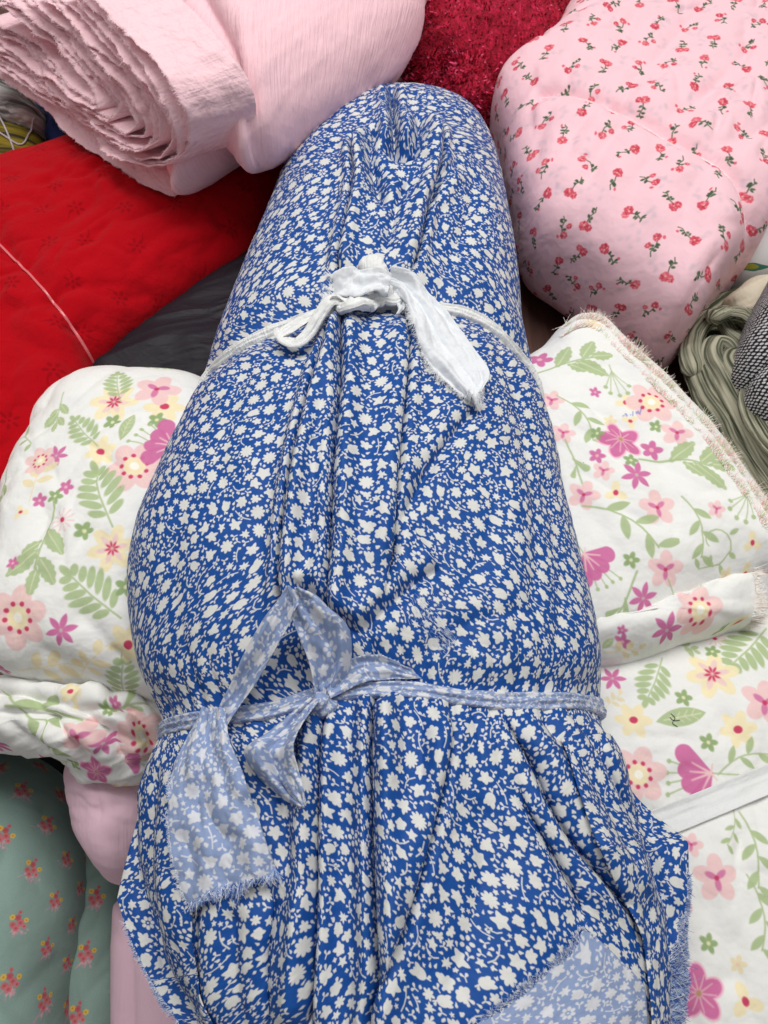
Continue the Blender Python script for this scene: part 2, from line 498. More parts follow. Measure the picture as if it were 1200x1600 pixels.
            for k in range(4):
                for s in (-1, 1): I(sd_seg(x, y, (-.5 + .3 * k) * r, 0, (-.3 + .3 * k) * r, s * .2 * r, .014 * r), c8(226, 226, 190))
        elif kind == 'beige':      # pale yellow leaves
            I(sd_line(x, y, [(-r, 0), (0, .1 * r), (r, 0)], .02 * r), BE)
            for (bx, ex, ey) in [(-.4, -.2, .55), (0, .35, .55), (.2, .6, -.5), (-.2, .0, -.55), (.6, 1.0, .3)]:
                I(sd_leaf(x, y, bx * r, .05 * r, ex * r, ey * r, .15 * r), BE)
        elif kind == 'bell':       # magenta bell with green stamens
            for k, (ex, ey) in enumerate([(-1.0, -.50), (-.92, -.18), (-.92, .12), (-.8, .45)]):
                I(sd_seg(x, y, -.2 * r, ey * .5 * r, ex * r, ey * r, .022 * r), GR); I(np.hypot(x - ex * r, y - ey * r) - .07 * r, GR)
            I(sd_seg(x, y, .4 * r, 0, 1.25 * r, -.1 * r, .022 * r), GR)
            for (ex, ey, w) in [(-.55, .85, .30), (-.60, .22, .26), (-.55, -.35, .26), (-.25, -.95, .30)]:
                I(sd_drop(x, y, .4 * r, 0, ex * r, ey * r, w * r), MG)
            for (ex, ey) in [(-.1, .35), (-.2, .1), (-.2, -.15), (.05, -.45), (.5, .25), (.55, -.2)]:
                I(sd_seg(x, y, .4 * r, 0, ex * r, ey * r, .04 * r, .02 * r), PK)
        elif kind == 'frill':      # magenta flower with a pale rim
            I(sd_petals(x, y, 5, .0, r, .36 * r), c8(246, 190, 206)); I(sd_petals(x, y, 5, .0, .92 * r, .30 * r), MG)
            for k in range(10):
                a = 2 * math.pi * k / 10 + .2
                I(sd_seg(x, y, 0, 0, math.cos(a) * .62 * r, math.sin(a) * .62 * r, .03 * r, .02 * r), PK, .9)
            I(np.hypot(x, y) - .10 * r, c8(190, 150, 110))
        elif kind == 'ink':        # handwritten figures in blue ballpoint
            b = c8(64, 76, 190)
            for q in ([(-1, .0), (-.85, .02)], [(-.75, .12), (-.62, .12), (-.72, .02), (-.6, -.02), (-.72, -.12)], [(-.35, -.08), (-.3, -.06)],
                      [(-.2, -.2), (.08, .22)], [(.22, -.1), (.3, .14)], [(.40, .12), (.34, -.06), (.48, -.08), (.52, .12), (.40, .12)], [(.45, -.24), (.85, .28)]):
                I(sd_line(x, y, [(a * r, c * r) for a, c in q], .028 * r), b, .8)
    used = [(u % .7, v % .7, r) for (_, u, v, r, _) in items]
    kinds = ['dot', 'mag', 'star', 'yel', 'yd', 'gr', 'pk', 'fern', 'oak', 'sprig', 'twig', 'berry', 'leaf', 'beige', 'curl', 'gr', 'pk', 'be', 'y3', 'gr']
    size = dict(dot=.024, mag=.021, star=.016, yel=.024, yd=.016, gr=.009, pk=.009, fern=.028, oak=.030, sprig=.030, twig=.026, berry=.018, leaf=.018, beige=.026, curl=.024, be=.010, y3=.013)
    for i in range(fill):
        k = kinds[rg.integers(0, len(kinds))]; r = size[k] * rg.uniform(.85, 1.1)
        u, v = rg.random(2) * .7
        ok = True
        for (a, b, q) in used:
            dx = abs(u - a); dy = abs(v - b); dx = min(dx, .7 - dx); dy = min(dy, .7 - dy)
            if math.hypot(dx, dy) < (r + q) * .86: ok = False; break
        if ok:
            used.append((u, v, r)); motif(k, u, v, r, rg.random() * 360)
    # faint show-through of the layer beneath
    for i in range(60):
        sl, x, y = pr.win(*(rg.random(2) * .7), .03)
        pr.ink(sl, sd_ell(x, y, 0, 0, .012, .008, rg.random() * 3), c8(214, 214, 222), .22, 14)
    for it in items: motif(*it)
    return pr.image(name)

# ------------------------------------------------------------------ materials
class NT:
    def __init__(s, name):
        s.m = bpy.data.materials.new(name); s.m.use_nodes = True
        s.t = s.m.node_tree; s.b = s.t.nodes['Principled BSDF']
    def n(s, kind, **kw):
        x = s.t.nodes.new(kind)
        for k, v in kw.items(): setattr(x, k, v)
        return x
    def l(s, a, b): s.t.links.new(a, b)
    def noise(s, vec, scale, detail=3, rough=.5, dist=0):
        x = s.n('ShaderNodeTexNoise'); x.inputs['Scale'].default_value = scale
        x.inputs['Detail'].default_value = detail; x.inputs['Roughness'].default_value = rough; x.inputs['Distortion'].default_value = dist
        s.l(vec, x.inputs['Vector']); return x.outputs['Fac']
    def mapping(s, vec, scale=(1, 1, 1), rot=(0, 0, 0)):
        x = s.n('ShaderNodeMapping'); x.inputs['Scale'].default_value = scale; x.inputs['Rotation'].default_value = rot
        s.l(vec, x.inputs['Vector']); return x.outputs['Vector']
    def mix(s, fac, a, b, mode='MIX'):
        x = s.n('ShaderNodeMix', data_type='RGBA', blend_type=mode)
        for sock, v in ((x.inputs[0], fac), (x.inputs[6], a), (x.inputs[7], b)):
            if hasattr(v, 'links'): s.l(v, sock)
            else: sock.default_value = v if isinstance(v, float) else (*v, 1) if len(v) == 3 else v
        return x.outputs[2]
    def math(s, op, a, b=0.0):
        x = s.n('ShaderNodeMath', operation=op)
        for sock, v in ((x.inputs[0], a), (x.inputs[1], b)):
            if hasattr(v, 'links'): s.l(v, sock)
            else: sock.default_value = v
        return x.outputs[0]
    def bump(s, h, strength, dist, prev=None):
        x = s.n('ShaderNodeBump'); x.inputs['Strength'].default_value = strength; x.inputs['Distance'].default_value = dist
        s.l(h, x.inputs['Height'])
        if prev is not None: s.l(prev, x.inputs['Normal'])
        return x.outputs['Normal']

def lin(c):
    return tuple(((v / 12.92) if v <= .04045 else ((v + .055) / 1.055) ** 2.4) for v in c)

def cloth(name, color=None, image=None, size=1.0, mask=None, rough=.85, sheen=.04, spec=.25, crumple=.35, crumple_scale=28, grain=.25,
          crinkle=None, vary=.06, weave=1500, trans=0.0):
    """woven cloth; image = colour print, mask=(image, colour0, colour1)"""
    k = NT(name); b = k.b
    tc = k.n('ShaderNodeTexCoord'); uv = tc.outputs['UV']
    if image is not None or mask is not None:
        im = k.n('ShaderNodeTexImage'); im.image = image or mask[0]; im.extension = 'REPEAT'; im.interpolation = 'Cubic'
        wob = k.mapping(uv, (1 / size, 1 / size, 1))
        k.l(wob, im.inputs['Vector'])
        if mask is not None:
            im.image.colorspace_settings.name = 'Non-Color'
            col = k.mix(im.outputs['Color'], lin(mask[1]), lin(mask[2]))
        else:
            col = im.outputs['Color']
    else:
        col = k.mix(0.0, lin(color), lin(color))
    nv = k.noise(uv, 16, 4, .6)
    f = k.math('MULTIPLY_ADD', nv, 2 * vary); k.t.nodes[-1].inputs[2].default_value = 1 - vary
    hsv = k.n('ShaderNodeHueSaturation'); k.l(f, hsv.inputs['Value']); k.l(col, hsv.inputs['Color'])
    fine = k.noise(uv, weave, 1, .5)
    f2 = k.math('MULTIPLY_ADD', fine, .16); k.t.nodes[-1].inputs[2].default_value = .92
    hs2 = k.n('ShaderNodeHueSaturation'); k.l(f2, hs2.inputs['Value']); k.l(hsv.outputs['Color'], hs2.inputs['Color'])
    k.l(hs2.outputs['Color'], b.inputs['Base Color'])
    b.inputs['Roughness'].default_value = rough
    b.inputs['Specular IOR Level'].default_value = spec
    b.inputs['Sheen Weight'].default_value = sheen
    b.inputs['Sheen Roughness'].default_value = .5
    h1 = k.noise(uv, crumple_scale, 3, .5, .15)
    nrm = k.bump(h1, crumple, .01)
    if crinkle:
        sc, ang, st = crinkle
        h2 = k.noise(k.mapping(uv, (sc, sc * .07, 1), (0, 0, ang)), 1.0, 3, .6, .4)
        nrm = k.bump(h2, st, .004, nrm)
    nrm = k.bump(fine, grain, .0008, nrm)
    k.l(nrm, b.inputs['Normal'])
    if trans: 
        b.inputs['Transmission Weight'].default_value = 0.0
    return k.m

def plain(name, color, rough=.6, spec=.4, **kw):
    k = NT(name); k.b.inputs['Base Color'].default_value = (*lin(color), 1)
    k.b.inputs['Roughness'].default_value = rough; k.b.inputs['Specular IOR Level'].default_value = spec
    for a, v in kw.items(): k.b.inputs[a.replace('_', ' ')].default_value = v
    return k.m

IM_DITSY = draw_ditsy()
BLUE, WHITE = c8(20, 76, 152), c8(218, 218, 214)
M_BLUE = cloth('blue_ditsy_cloth', mask=(IM_DITSY, BLUE, WHITE), size=DITSY, rough=.60, sheen=.0, spec=.22, crumple=.40, crumple_scale=40, grain=.12, vary=.05)
M_BLUE_BACK = cloth('blue_ditsy_cloth_reverse', mask=(IM_DITSY, c8(142, 160, 198), c8(214, 216, 222)), size=DITSY, rough=.7, sheen=.04, crumple=.3, crumple_scale=50)

# ------------------------------------------------------------------ soft-bundle builder
def blob(name, outline, z0, h, mat, parent=None, n=2.6, N=300, M=90, side=.42, tilt=(0, 0), bumps=(), folds=(), noise=(.004, 9), wr=None, seed=0, ragged=0.0, center=None, tuck=-1.1, pull=None):
    """closed soft bundle: plan outline (x, y), bottom z0, height h; folds as in creases(); wr=(amplitude, scale, angle, stretch)"""
    O = smooth_curve(outline, N, True)
    if np.sum(O[:, 0] * np.roll(O[:, 1], -1) - np.roll(O[:, 0], -1) * O[:, 1]) < 0: O = O[::-1]
    c = O.mean(0) if center is None else np.array(center)
    if ragged: O = c + (O - c) * (1 + ragged * fbm(np.arange(N) * .35, np.zeros(N), seed, 3)[:, None])
    Rm = np.linalg.norm(O - c, axis=1).mean()
    al = np.linspace(tuck, math.pi / 2, 500)
    r = np.abs(np.cos(al)) ** (2 / n); zz = np.sign(al) * np.abs(np.sin(al)) ** (2 / n)
    zc = h * side
    z = np.where(zz > 0, zc + (h - zc) * zz, zc + zc * zz / math.sin(-tuck) ** (2 / n))
    s = np.concatenate([[0], np.cumsum(np.hypot(np.diff(r) * Rm, np.diff(z)))])
    q = np.linspace(0, s[-1], M)
    r = np.interp(q, s, r); z = np.interp(q, s, z)
    r[-1] = .002
    P = np.zeros((M, N, 3))
    P[..., :2] = c + (O - c)[None] * r[:, None, None]
    top = np.clip(z / h, 0, 1)[:, None]
    X, Y = P[..., 0], P[..., 1]
    P[..., 2] = z0 + z[:, None] + top * ((X - c[0]) * tilt[0] + (Y - c[1]) * tilt[1])
    for (bx, by, br, ba) in bumps:
        P[..., 2] += top * ba * np.exp(-((X - bx) ** 2 + (Y - by) ** 2) / br ** 2)
    nr = grid_normals(P, True)
    nr[-1] = nr[-2].mean(0)
    up = np.clip(top * 3 - .35, 0, 1)
    D = noise[0] * fbm(X * noise[1] + P[..., 2] * 5, Y * noise[1] + P[..., 2] * 3, seed, 3)
    if wr:
        for (wa, ws, wang, wst) in wr:
            xr, yr = rotxy(X + .02 * fbm(X * 6, Y * 6, seed + 5, 2), Y + .02 * fbm(X * 6, Y * 6, seed + 6, 2), wang)
            D = D + wa * ridged(xr * ws / wst, yr * ws + P[..., 2] * ws * .5, seed + 20, 3)
    folds = list(folds)
    if pull:      # (count, depth, angle, spread): short soft wrinkles
        rp_ = np.random.default_rng(seed + 500); cnt, dep, ang, spr = pull
        for _ in range(cnt):
            k_ = rp_.integers(0, N); f_ = rp_.uniform(.15, .95); b0 = c + (O[k_] - c) * f_
            a_ = ang + rp_.normal(0, spr); l_ = rp_.uniform(.03, .11); cv = rp_.normal(0, .25)
            pts_ = [b0 + l_ * t_ * np.array([math.cos(a_ + cv * t_), math.sin(a_ + cv * t_)]) for t_ in (-.5, -.17, .17, .5)]
            folds.append((pts_, rp_.uniform(.0025, .006), dep * rp_.uniform(.4, 1.2), 0, 1, .4))
    D = D + up * creases(X, Y, folds)
    P = P + nr * D[..., None]
    P[-1] = P[-2].mean(0) + (P[-1] - P[-1].mean(0))
    # cloth coordinates in metres, unrolled from the middle of the top
    seg = np.linalg.norm(np.diff(P[::-1], axis=0), axis=2)
    arc = np.concatenate([np.zeros((1, N)), np.cumsum(seg, 0)])[::-1]
    d = (O - c); d = d / np.linalg.norm(d, axis=1, keepdims=True)
    UV = c + d[None] * arc[..., None]
    # close the ring at the seam
    P = np.concatenate([P, P[:, :1]], 1); UV = np.concatenate([UV, UV[:, :1]], 1)
    o = put(name, grid_mesh(name, P, UV), mat, parent)
    o['_grid'] = 0
    del o['_grid']
    return o, P

def bvh_of(P, closed=False):
    m, n = P.shape[:2]
    idx = np.arange(m * n).reshape(m, n)
    F = np.stack([idx[:-1, :-1], idx[:-1, 1:], idx[1:, 1:], idx[1:, :-1]], -1).reshape(-1, 4)
    return BVHTree.FromPolygons(P.reshape(-1, 3).tolist(), F.tolist())

def ztop(trees, x, y, default=0.0):
    best = default
    for t in trees:
        h = t.ray_cast(Vector((x, y, 2)), Vector((0, 0, -1)))
        if h[0] is not None: best = max(best, h[0].z)
    return best

def blur1(a, k, axis=0):
    for _ in range(k):
        pad = np.concatenate([np.take(a, [0], axis), a, np.take(a, [-1], axis)], axis)
        n = a.shape[axis]
        a = .25 * np.take(pad, range(0, n), axis) + .5 * np.take(pad, range(1, n + 1), axis) + .25 * np.take(pad, range(2, n + 2), axis)
    return a

def sheet(name, left, right, lift, mat, trees, parent=None, rows=70, cols=36, amp=.002, freq=3.0, seed=0, curl=(0, 0), uvrot=0.0, uvplan=False, ragged=0.0, smooth=6, thick=.0006, default=0.0, lines=(), mid=0.0):
    """loose strip of cloth lying over trees: plan edges left/right, lift above what is beneath along its length"""
    A = smooth_curve(left, rows); B = smooth_curve(right, rows)
    t = np.linspace(0, 1, cols)[None, :, None]
    XY = A[:, None] * (1 - t) + B[:, None] * t
    tt = t[..., 0]; ss = np.linspace(0, 1, rows)[:, None]
    if ragged:
        e = np.clip((ss - .9) / .1, 0, 1) ** 2
        dirn = (XY[-1] - XY[-3]) / np.maximum(np.linalg.norm(XY[-1] - XY[-3], axis=1, keepdims=True), 1e-6)
        XY = XY + dirn[None] * (e * ragged * vnoise(np.arange(cols) * 1.7, np.zeros(cols), seed)[None])[..., None]
    Z = np.array([[ztop(trees, x, y, default) for x, y in row] for row in XY])
    Zp = np.pad(Z, 1, mode='edge')
    Zm = np.maximum.reduce([Zp[1:-1, :-2], Zp[1:-1, 2:], Zp[:-2, 1:-1], Zp[2:, 1:-1], Z])
    Z = np.where(Zm - Z < .006, Zm, Z)
    Zs = np.maximum(blur1(blur1(Z, smooth, 0), smooth, 1), Z - .002)
    lf = np.interp(ss, np.linspace(0, 1, len(lift)), lift)
    wv = amp * np.sin(2 * math.pi * (freq * tt + .35 * fbm(ss * 2.5, tt * 1.5, seed, 2))) + amp * .8 * fbm(ss * 6, tt * 6, seed + 3, 3)
    Z2 = Zs + lf + wv + curl[0] * np.clip(1 - tt / .25, 0, 1) ** 2 + curl[1] * np.clip((tt - .75) / .25, 0, 1) ** 2 + mid * np.sin(math.pi * tt)
    P = np.dstack([XY, Z2])
    if lines: P[..., 2] += creases(P[..., 0], P[..., 1], lines)
    P[..., 2] = np.maximum(P[..., 2], np.maximum(Z, Zs - .004) + .0026)
    w = np.linalg.norm(B - A, axis=1)
    le = np.concatenate([[0], np.cumsum(np.linalg.norm(np.diff((A + B) / 2, axis=0), axis=1))])
    u = (tt - .5) * max(w.max(), .01) * .9; v = le[:, None] + 0 * tt
    u, v = rotxy(u + 0 * v, v, uvrot)
    if uvplan:
        ua = np.concatenate([np.zeros((rows, 1)), np.cumsum(np.linalg.norm(np.diff(P, axis=1), axis=2), 1)], 1)
        ua = ua - ua[:, cols // 2:cols // 2 + 1]; ua = blur1(ua, 60, 0)
        va = np.concatenate([[0], np.cumsum(np.linalg.norm(np.diff(P[:, cols // 2], axis=0), axis=1))])
        u, v = rotxy(ua, va[:, None] + 0 * ua, uvrot)
    UV = np.dstack([u + .13 * seed, v + .07 * seed])
    o = put(name, grid_mesh(name, P, UV), mat, parent)
    if thick: grow(o, thick)
    return o, P

def tape(name, pts, width, thick, mat, parent=None, n=90, ribs=4, twist=None, seed=0, rib_amp=.16):
    """rolled cloth tape along a 3-D path, flattened and ribbed"""
    C = smooth_curve(pts, n)
    T = np.gradient(C, axis=0); T /= np.linalg.norm(T, axis=1, keepdims=True)
    Sd = np.cross(T, [0, 0, 1.0]); Sd /= np.maximum(np.linalg.norm(Sd, axis=1, keepdims=True), 1e-6)
    U = np.cross(Sd, T)
    k = 40
    a = np.linspace(0, 2 * math.pi, k)
    wv = np.interp(np.linspace(0, 1, n), np.linspace(0, 1, len(width)), width) if hasattr(width, '__len__') else np.full(n, width)
    tw = np.interp(np.linspace(0, 1, n), np.linspace(0, 1, len(twist)), twist) if twist else np.zeros(n)
    ca, sa = np.cos(a), np.sin(a)
    ls = np.linspace(0, 1, n)[:, None]
    rib = 1 + rib_amp * np.cos(a[None] * ribs * 2 + 1.8 * fbm(ls * 4, a[None] * .5, seed + 2, 2)) * (.5 + .6 * vnoise(ls * 6, a[None] * 1.3, seed + 7)) + .22 * fbm(ls * 12, a[None] * 1.6, seed, 3)
    endt = np.clip(np.minimum(ls, 1 - ls) / .05, 0, 1) ** .5
    thick = thick * endt; wv = wv * (.35 + .65 * endt[:, 0])
    ex = wv[:, None] * .5 * np.sign(ca) * np.abs(ca) ** .8
    ey = thick * .5 * sa * rib
    ct, st = np.cos(tw)[:, None], np.sin(tw)[:, None]
    x2, y2 = ex * ct - ey * st, ex * st + ey * ct
    P = C[:, None] + Sd[:, None] * x2[..., None] + U[:, None] * y2[..., None]
    le = np.concatenate([[0], np.cumsum(np.linalg.norm(np.diff(C, axis=0), axis=1))])
    UV = np.dstack([np.tile(a / 6.283 * .03, (n, 1)) + .11 * seed, np.tile(le[:, None], (1, k))])
    return put(name, grid_mesh(name, P, UV, flip=True), mat, parent), P

def fringe(name, edge, out, length, count, mats, parent, width=.00045, spread=.5, droop=.0, seed=0, back=0.25, lift=.001, scatter=0.0):
    """loose threads along an edge; out = outward direction (3) per point or one for all"""
    rg = np.random.default_rng(seed + 77)
    E = np.array(edge, float); s = np.concatenate([[0], np.cumsum(np.linalg.norm(np.diff(E, axis=0), axis=1))])
    q = rg.random(count * 3) * s[-1]
    dn = fbm(q * 90, 0 * q, seed + 5, 3)
    q = q[np.argsort(-(dn + rg.normal(0, .8, len(q))))][:count]
    base = np.stack([np.interp(q, s, E[:, k]) for k in range(3)], 1)
    base = base + rg.normal(0, 1, (count, 3)) * np.array([scatter, scatter, scatter * .08])
    tan = np.stack([np.interp(q, s, np.gradient(E[:, k], s)) for k in range(3)], 1)
    tan /= np.maximum(np.linalg.norm(tan, axis=1, keepdims=True), 1e-6)
    out = np.array(out, float)
    O = np.tile(out, (count, 1)) if out.ndim == 1 else np.stack([np.interp(q, s, out[:, k]) for k in range(3)], 1)
    O /= np.maximum(np.linalg.norm(O, axis=1, keepdims=True), 1e-6)
    d = O + tan * rg.normal(0, spread, (count, 1)) + np.array([0, 0, 1.0]) * rg.normal(.1, spread * .45, (count, 1))
    d /= np.linalg.norm(d, axis=1, keepdims=True)
    L = length * rg.uniform(.3, 1.1, count) * (1 + .45 * fbm(q * 60, 0 * q, seed + 9, 2))
    L = np.where(rg.random(count) < .012, L * 1.9, L)
    V = []; F = []; MI = []
    segs = 3
    w = np.cross(d, [0, 0, 1.0]); w /= np.maximum(np.linalg.norm(w, axis=1, keepdims=True), 1e-6)
    bend = rg.normal(0, .35, (count, 1)) * tan + np.array([0, 0, 1.0]) * (rg.normal(0, .2, (count, 1)) - droop)
    start = base - O * (back * L)[:, None] + np.array([0, 0, lift])
    for k in range(segs + 1):
        t = k / segs
        p = start + d * (L * t * (1 + back))[:, None] + bend * (L * t * t)[:, None]
        ww = width * (1 - .6 * t)
        V.append(p - w * ww / 2); V.append(p + w * ww / 2)
    V = np.stack(V, 1).reshape(-1, 3)
    b0 = np.arange(count) * (2 * (segs + 1))
    for k in range(segs):
        F.append(np.stack([b0 + 2 * k, b0 + 2 * k + 1, b0 + 2 * k + 3, b0 + 2 * k + 2], 1))
    F = np.stack(F, 1).reshape(-1, 4)
    me = bpy.data.meshes.new(name); me.from_pydata(V.tolist(), [], F.tolist())
    for m in mats: me.materials.append(m)
    mi = np.repeat(rg.integers(0, len(mats), count), segs)
    me.polygons.foreach_set('material_index', mi.astype(np.int32)); me.update()
    o = put(name, me, None, parent); o['kind'] = 'stuff'
    return o

# ------------------------------------------------------------------ the surface everything rests on
def slab(name, x0, x1, y0, y1, z0, z1, mat, kind='structure'):
    v = [(x, y, z) for z in (z0, z1) for y in (y0, y1) for x in (x0, x1)]
    f = [(0, 2, 3, 1), (4, 5, 7, 6), (0, 1, 5, 4), (2, 6, 7, 3), (0, 4, 6, 2), (1, 3, 7, 5)]
    me = bpy.data.meshes.new(name); me.from_pydata(v, [], f)
    o = put(name, me, mat); o['kind'] = kind
    md = o.modifiers.new('edge', 'BEVEL'); md.width = .004; md.segments = 2
    return o
def wood():
    k = NT('dark_wood'); tc = k.n('ShaderNodeTexCoord')
    v = k.mapping(tc.outputs['Object'], (60, 7, 10), (0, 0, .25))
    f = k.noise(v, 1.0, 6, .65, .5)
    r = k.n('ShaderNodeValToRGB'); k.l(f, r.inputs['Fac'])
    r.color_ramp.elements[0].color = (.05, .022, .017, 1); r.color_ramp.elements[1].color = (.17, .075, .055, 1)
    r.color_ramp.elements[0].position = .3; r.color_ramp.elements[1].position = .75
    k.l(r.outputs['Color'], k.b.inputs['Base Color'])
    k.b.inputs['Roughness'].default_value = .42
    k.l(k.bump(f, .3, .002), k.b.inputs['Normal'])
    return k.m
M_WOOD = wood()
t_ = slab('table_surface', -1.2, 1.2, .17, 2.0, -.04, 0.0, M_WOOD)
t_['label'] = 'dark brown wooden table under the cloth bundles'
f_ = slab('ground', -1.6, 1.6, -.8, 2.4, -.40, -.36, plain('dark_floor', c8(38, 34, 34), .8))
f_['label'] = 'dark floor below the table edge'

# ------------------------------------------------------------------ the blue bundle
LEFT = [(-0.1064,-0.1023),(-0.1156,-0.074),(-0.1254,-0.0519),(-0.1403,-0.0308),(-0.1562,-0.005),(-0.1706,0.0263),(-0.1808,0.0592),(-0.185,0.0961),(-0.1842,0.1278),(-0.1828,0.1558),(-0.1889,0.1742),(-0.2042,0.2041),(-0.2165,0.244),(-0.2232,0.2863),(-0.2204,0.331),(-0.2089,0.3784),(-0.1944,0.4361),(-0.1788,0.4982),(-0.1705,0.5479),(-0.1564,0.6186),(-0.1426,0.6853),(-0.1292,0.7676),(-0.1148,0.8342),(-0.0955,0.887),(-0.0651,0.9363),(-0.0247,0.9657),(0.01,0.9787)]
RIGHT = [(0.1831,-0.1023),(0.1898,-0.074),(0.1947,-0.0519),(0.2002,-0.013),(0.2022,0.0284),(0.1984,0.0659),(0.1935,0.0858),(0.1905,0.1067),(0.1866,0.1303),(0.1828,0.1558),(0.1836,0.1822),(0.1815,0.2209),(0.1764,0.2618),(0.1711,0.3051),(0.1666,0.3509),(0.1639,0.4067),(0.1596,0.4666),(0.1503,0.5144),(0.1452,0.565),(0.1467,0.6279),(0.1462,0.7053),(0.1434,0.7784),(0.1349,0.8573),(0.1191,0.9114),(0.0915,0.9452),(0.0536,0.9657),(0.0116,0.9787)]
BAND_UP = [(-0.1806,0.4421),(-0.1666,0.474)] + [(-0.1412,0.4738)] + [(-0.103,0.4821)] + [(-0.0571,0.4929),(-0.0315,0.4988),(0.0,0.5034),(0.0461,0.5079)] + [(0.0817,0.5079)] + [(0.1127,0.4994)] + [(0.1408,0.4886),(0.1515,0.4642)]
BAND_LO = [(-0.1964,0.1422),(-0.1804,0.1483)] + [(-0.1473,0.1425)] + [(-0.1168,0.1396)] + [(-0.0772,0.1407),(-0.0475,0.1486),(-0.0173,0.153),(0.0216,0.1521),(0.069,0.1477)] + [(0.1135,0.1518)] + [(0.1491,0.1605)] + [(0.1798,0.1679),(0.1998,0.1658)]
def at_y(tab, y):
    T = np.array(tab); o = np.argsort(T[:, 1]); return np.interp(y, T[o, 1], T[o, 0])
def band_y(tab, x):
    T = smooth_curve(tab, 120); o = np.argsort(T[:, 0]); return np.interp(x, T[o, 0], T[o, 1])

